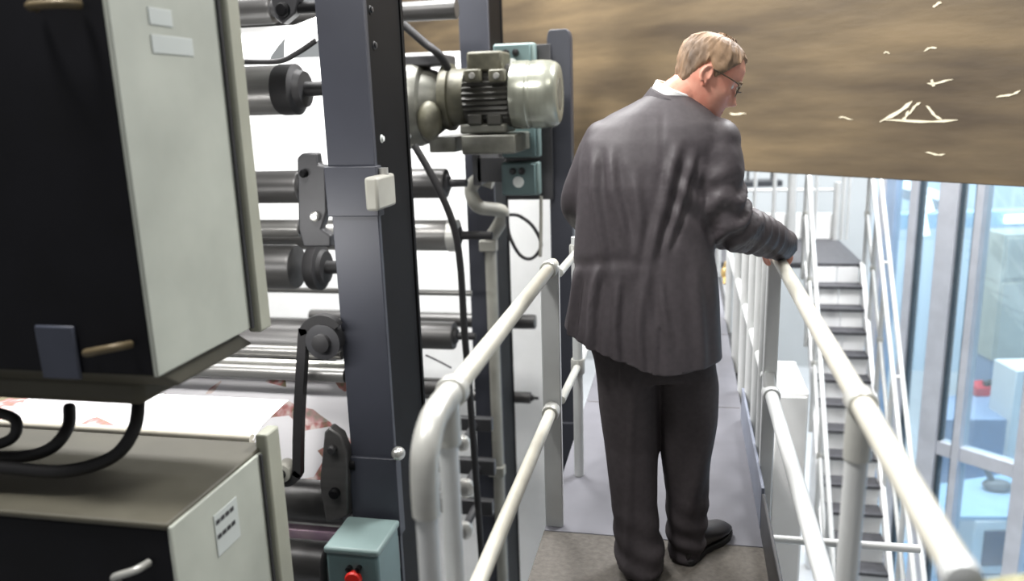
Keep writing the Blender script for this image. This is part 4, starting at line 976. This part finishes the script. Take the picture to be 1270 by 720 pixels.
# left hand held in front of the belt
wl = A_L[-1]; dl = (A_L[-1]-A_L[-2]); dl /= np.linalg.norm(dl)
Bd.tube([wl-dl*.02, wl+dl*.03, wl+dl*.085], [(.028, .024), (.036, .018), (.038, .014)], 18, sub=4)
up_ = V((0, 0, 1)); sd = np.cross(dl, up_); sd /= np.linalg.norm(sd); ud = np.cross(sd, dl)
for o_, ln in ((-.029, .066), (-.010, .080), (.010, .076), (.028, .060)):
    p0 = wl+dl*.075+ud*o_; Bd.tube([p0, p0+dl*ln*.5-sd*.006, p0+dl*ln*.85-sd*.024, p0+dl*ln*.95-sd*.042], [.010, .0095, .0085, .007], 12, sub=4)
Bd.tube([wl+dl*.02+ud*.03, wl+dl*.05+ud*.055-sd*.012, wl+dl*.085+ud*.06-sd*.026], [.013, .0115, .0085], 12, sub=4)
me = fuse(Bd, .0036, 2)
finish(me, 'body', 'skin', man)
# hair
def hmask(az, z):
    d = abs((math.degrees(az)+180) % 360-180)
    line = np.interp(d, [0, 22, 42, 58, 72, 84, 100, 118, 140, 180], [.078, .072, .080, .052, .020, -.012, .022, -.020, -.062, -.072])
    return float(sm(np.array(z-line), -.004, .014))
rings = []
for z in zs:
    ring = []
    for k in range(NA*2):
        az = 2*PI*k/(NA*2); m_ = hmask(az, z); p = Vector((math.sin(az)*4, math.cos(az)*4, z*60))
        t_ = noise.noise(Vector((math.sin(az)*14, math.cos(az)*14, z*45)))*.004 + noise.noise(p)*.003
        d = abs((math.degrees(az)+180) % 360-180)
        thick = .007 + (.004 if d < 60 and z > .06 else 0)
        ring.append(hw(*head_pt(az, z+(.006*m_ if z > .09 else 0), -.006 + m_*(.006+thick+t_))))
    rings.append(ring)
B().rings(rings).build('hair', 'hair', man)['label'] = 'short thinning sandy grey hair'
for s in (-1, 1):
    e_ = head_pt(math.radians(24*s), .002); B().ball(hw(e_[0], e_[1]-.005, e_[2]), .0115, .0115, .0115, n=16, m=10).build('eye', 'eye_white', man)
    pts = []
    for d in (10, 20, 30, 38): q = head_pt(math.radians(d*s), .022-.0006*max(0, d-26), .002); pts.append(hw(*q))
    B().tube(pts, [.003, .0042, .004, .002], 8, sub=3).build('eyebrow', 'hair', man)
b = B()
pts = [hw(*head_pt(math.radians(d), -.0735, .0005)) for d in (-16, -9, 0, 9, 16)]
b.tube(pts, [.002, .0045, .005, .0045, .002], 8, sub=3); b.build('lips', 'lips', man)
# spectacles
gl = bpy.data.objects.new('spectacles', None); C.objects.link(gl); gl.parent = man; WL[gl] = MB_
gl['label'] = 'thin dark framed spectacles'
for s in (-1, 1):
    hinge = hw(s*.070, .080, .010); B().tube([hw(s*.0785, -.022, -.002), hw(s*.0805, -.010, .010), hw(s*.078, .05, .011), hinge], .0020, 8, sub=3).build('temple_arm', 'glasses', gl)
    pts = []
    for a in np.linspace(0, 2*PI, 22)[:-1]:
        x = s*.033+.024*math.cos(a); pts.append(hw(x, .099-.9*abs(x)**1.5*.9, -.002+.018*math.sin(a)))
    b = B(); b.tube(pts+[pts[0]], .0012, 8, cap=False); b.tube([hinge, pts[0 if s > 0 else 10]], .002, 8); b.build('rim', 'glasses', gl)
b = B(); b.tube([hw(-.009, .102, .002), hw(0, .109, .005), hw(.009, .102, .002)], .0018, 8, sub=3); b.build('bridge', 'glasses', gl)

# repeats of a kind share a group
GROUPS = {'press_roller': 'rollers of the printing press', 'guide_bar': 'slim guide bars of the printing press', 'switch_box': 'teal switch boxes', 'paper_web': 'paper webs in the press', 'hand_valve': 'bright hand valves',
          'bearing_arm': 'bearing arms', 'steel_column': 'blue grey steel columns', 'guard_rail': 'catwalk guard rails', 'stair_rail': 'stair handrails', 'press_housing': 'near press housings', 'light_tube': 'short light tubes', 'drive_pulley': 'belt pulleys'}
for o in list(C.objects):
    k = o.name.split('.')[0]
    if o.parent is None and k in GROUPS: o['group'] = GROUPS[k]
    if o.parent is None and k == 'hose' and 'above the lower housing' in o.get('label', ''): o['group'] = 'dark hoses above the lower housing'

# ------------------------------------------------------------------ light
w = bpy.data.worlds.new('hall'); scene.world = w; w.use_nodes = True
w.node_tree.nodes['Background'].inputs['Color'].default_value = (0.97, 0.98, 1.0, 1); w.node_tree.nodes['Background'].inputs['Strength'].default_value = 0.34
def area(name, loc, tgt, sx, sy, power, col=(1, 1, 1)):
    l = bpy.data.lights.new(name, 'AREA'); l.shape = 'RECTANGLE'; l.size = sx; l.size_y = sy; l.energy = power; l.color = col
    o = bpy.data.objects.new(name, l); C.objects.link(o); o.location = loc
    o.rotation_euler = (Vector(tgt)-Vector(loc)).to_track_quat('-Z', 'Y').to_euler(); return o
area('press_lamp', (-3.0, 4.2, 5.2), (-3.0, 6.3, -.4), 4, 1.2, 1250, (1, .99, .98))
area('web_fill', (-1.9, 2.42, .93), (-1.9, 3.2, .55), 1.0,   .06, 18, (1, .99, .98))  # unseen strip added under the housing to brighten the paper webs
area('wall_fill', (-1.7, 5.3, 4.6), (-1.4, 6.3, -.6), .8, .3, 200, (1, .99, .98))  # added fill that lifts the low right part of the white wall
area('hall_lamp', (-1.5, 1.0, 3.9), (0.0, 2.5, 0.8), .6, .6, 250, (1, .98, .96))
area('near_lamp', (.9, 1.0, 4.6), (.1, 2.6, 0.6), 1.2, 1.2, 60, (1, .98, .95))
area('panel_lamp', (1.0, 2.6, 3.6), (1.5, 4.9, 1.6), .5, .3, 34, (1, .95, .80))
area('stair_lamp', (1.9, 5.6, 5.0), (1.35, 6.8, -2), 2, 1.2, 1150, (.99, .99, 1))
area('far_fill', (.9, 11.5, 5.4), (.9, 12, -3.8), 2.5, 2.5, 800, (1, .99, .97))  # added fill out of view, whitens the far hall floor
area('office_lamp', (5.0, 10.5, 4.5), (4.6, 12.0, -3.8), 5, 4, 1150, (.80, .91, 1))
scene.view_settings.view_transform = 'Standard'; scene.view_settings.look = 'None'
scene.view_settings.exposure = -0.5; scene.view_settings.gamma = 1.0; scene.view_settings.use_curve_mapping = False
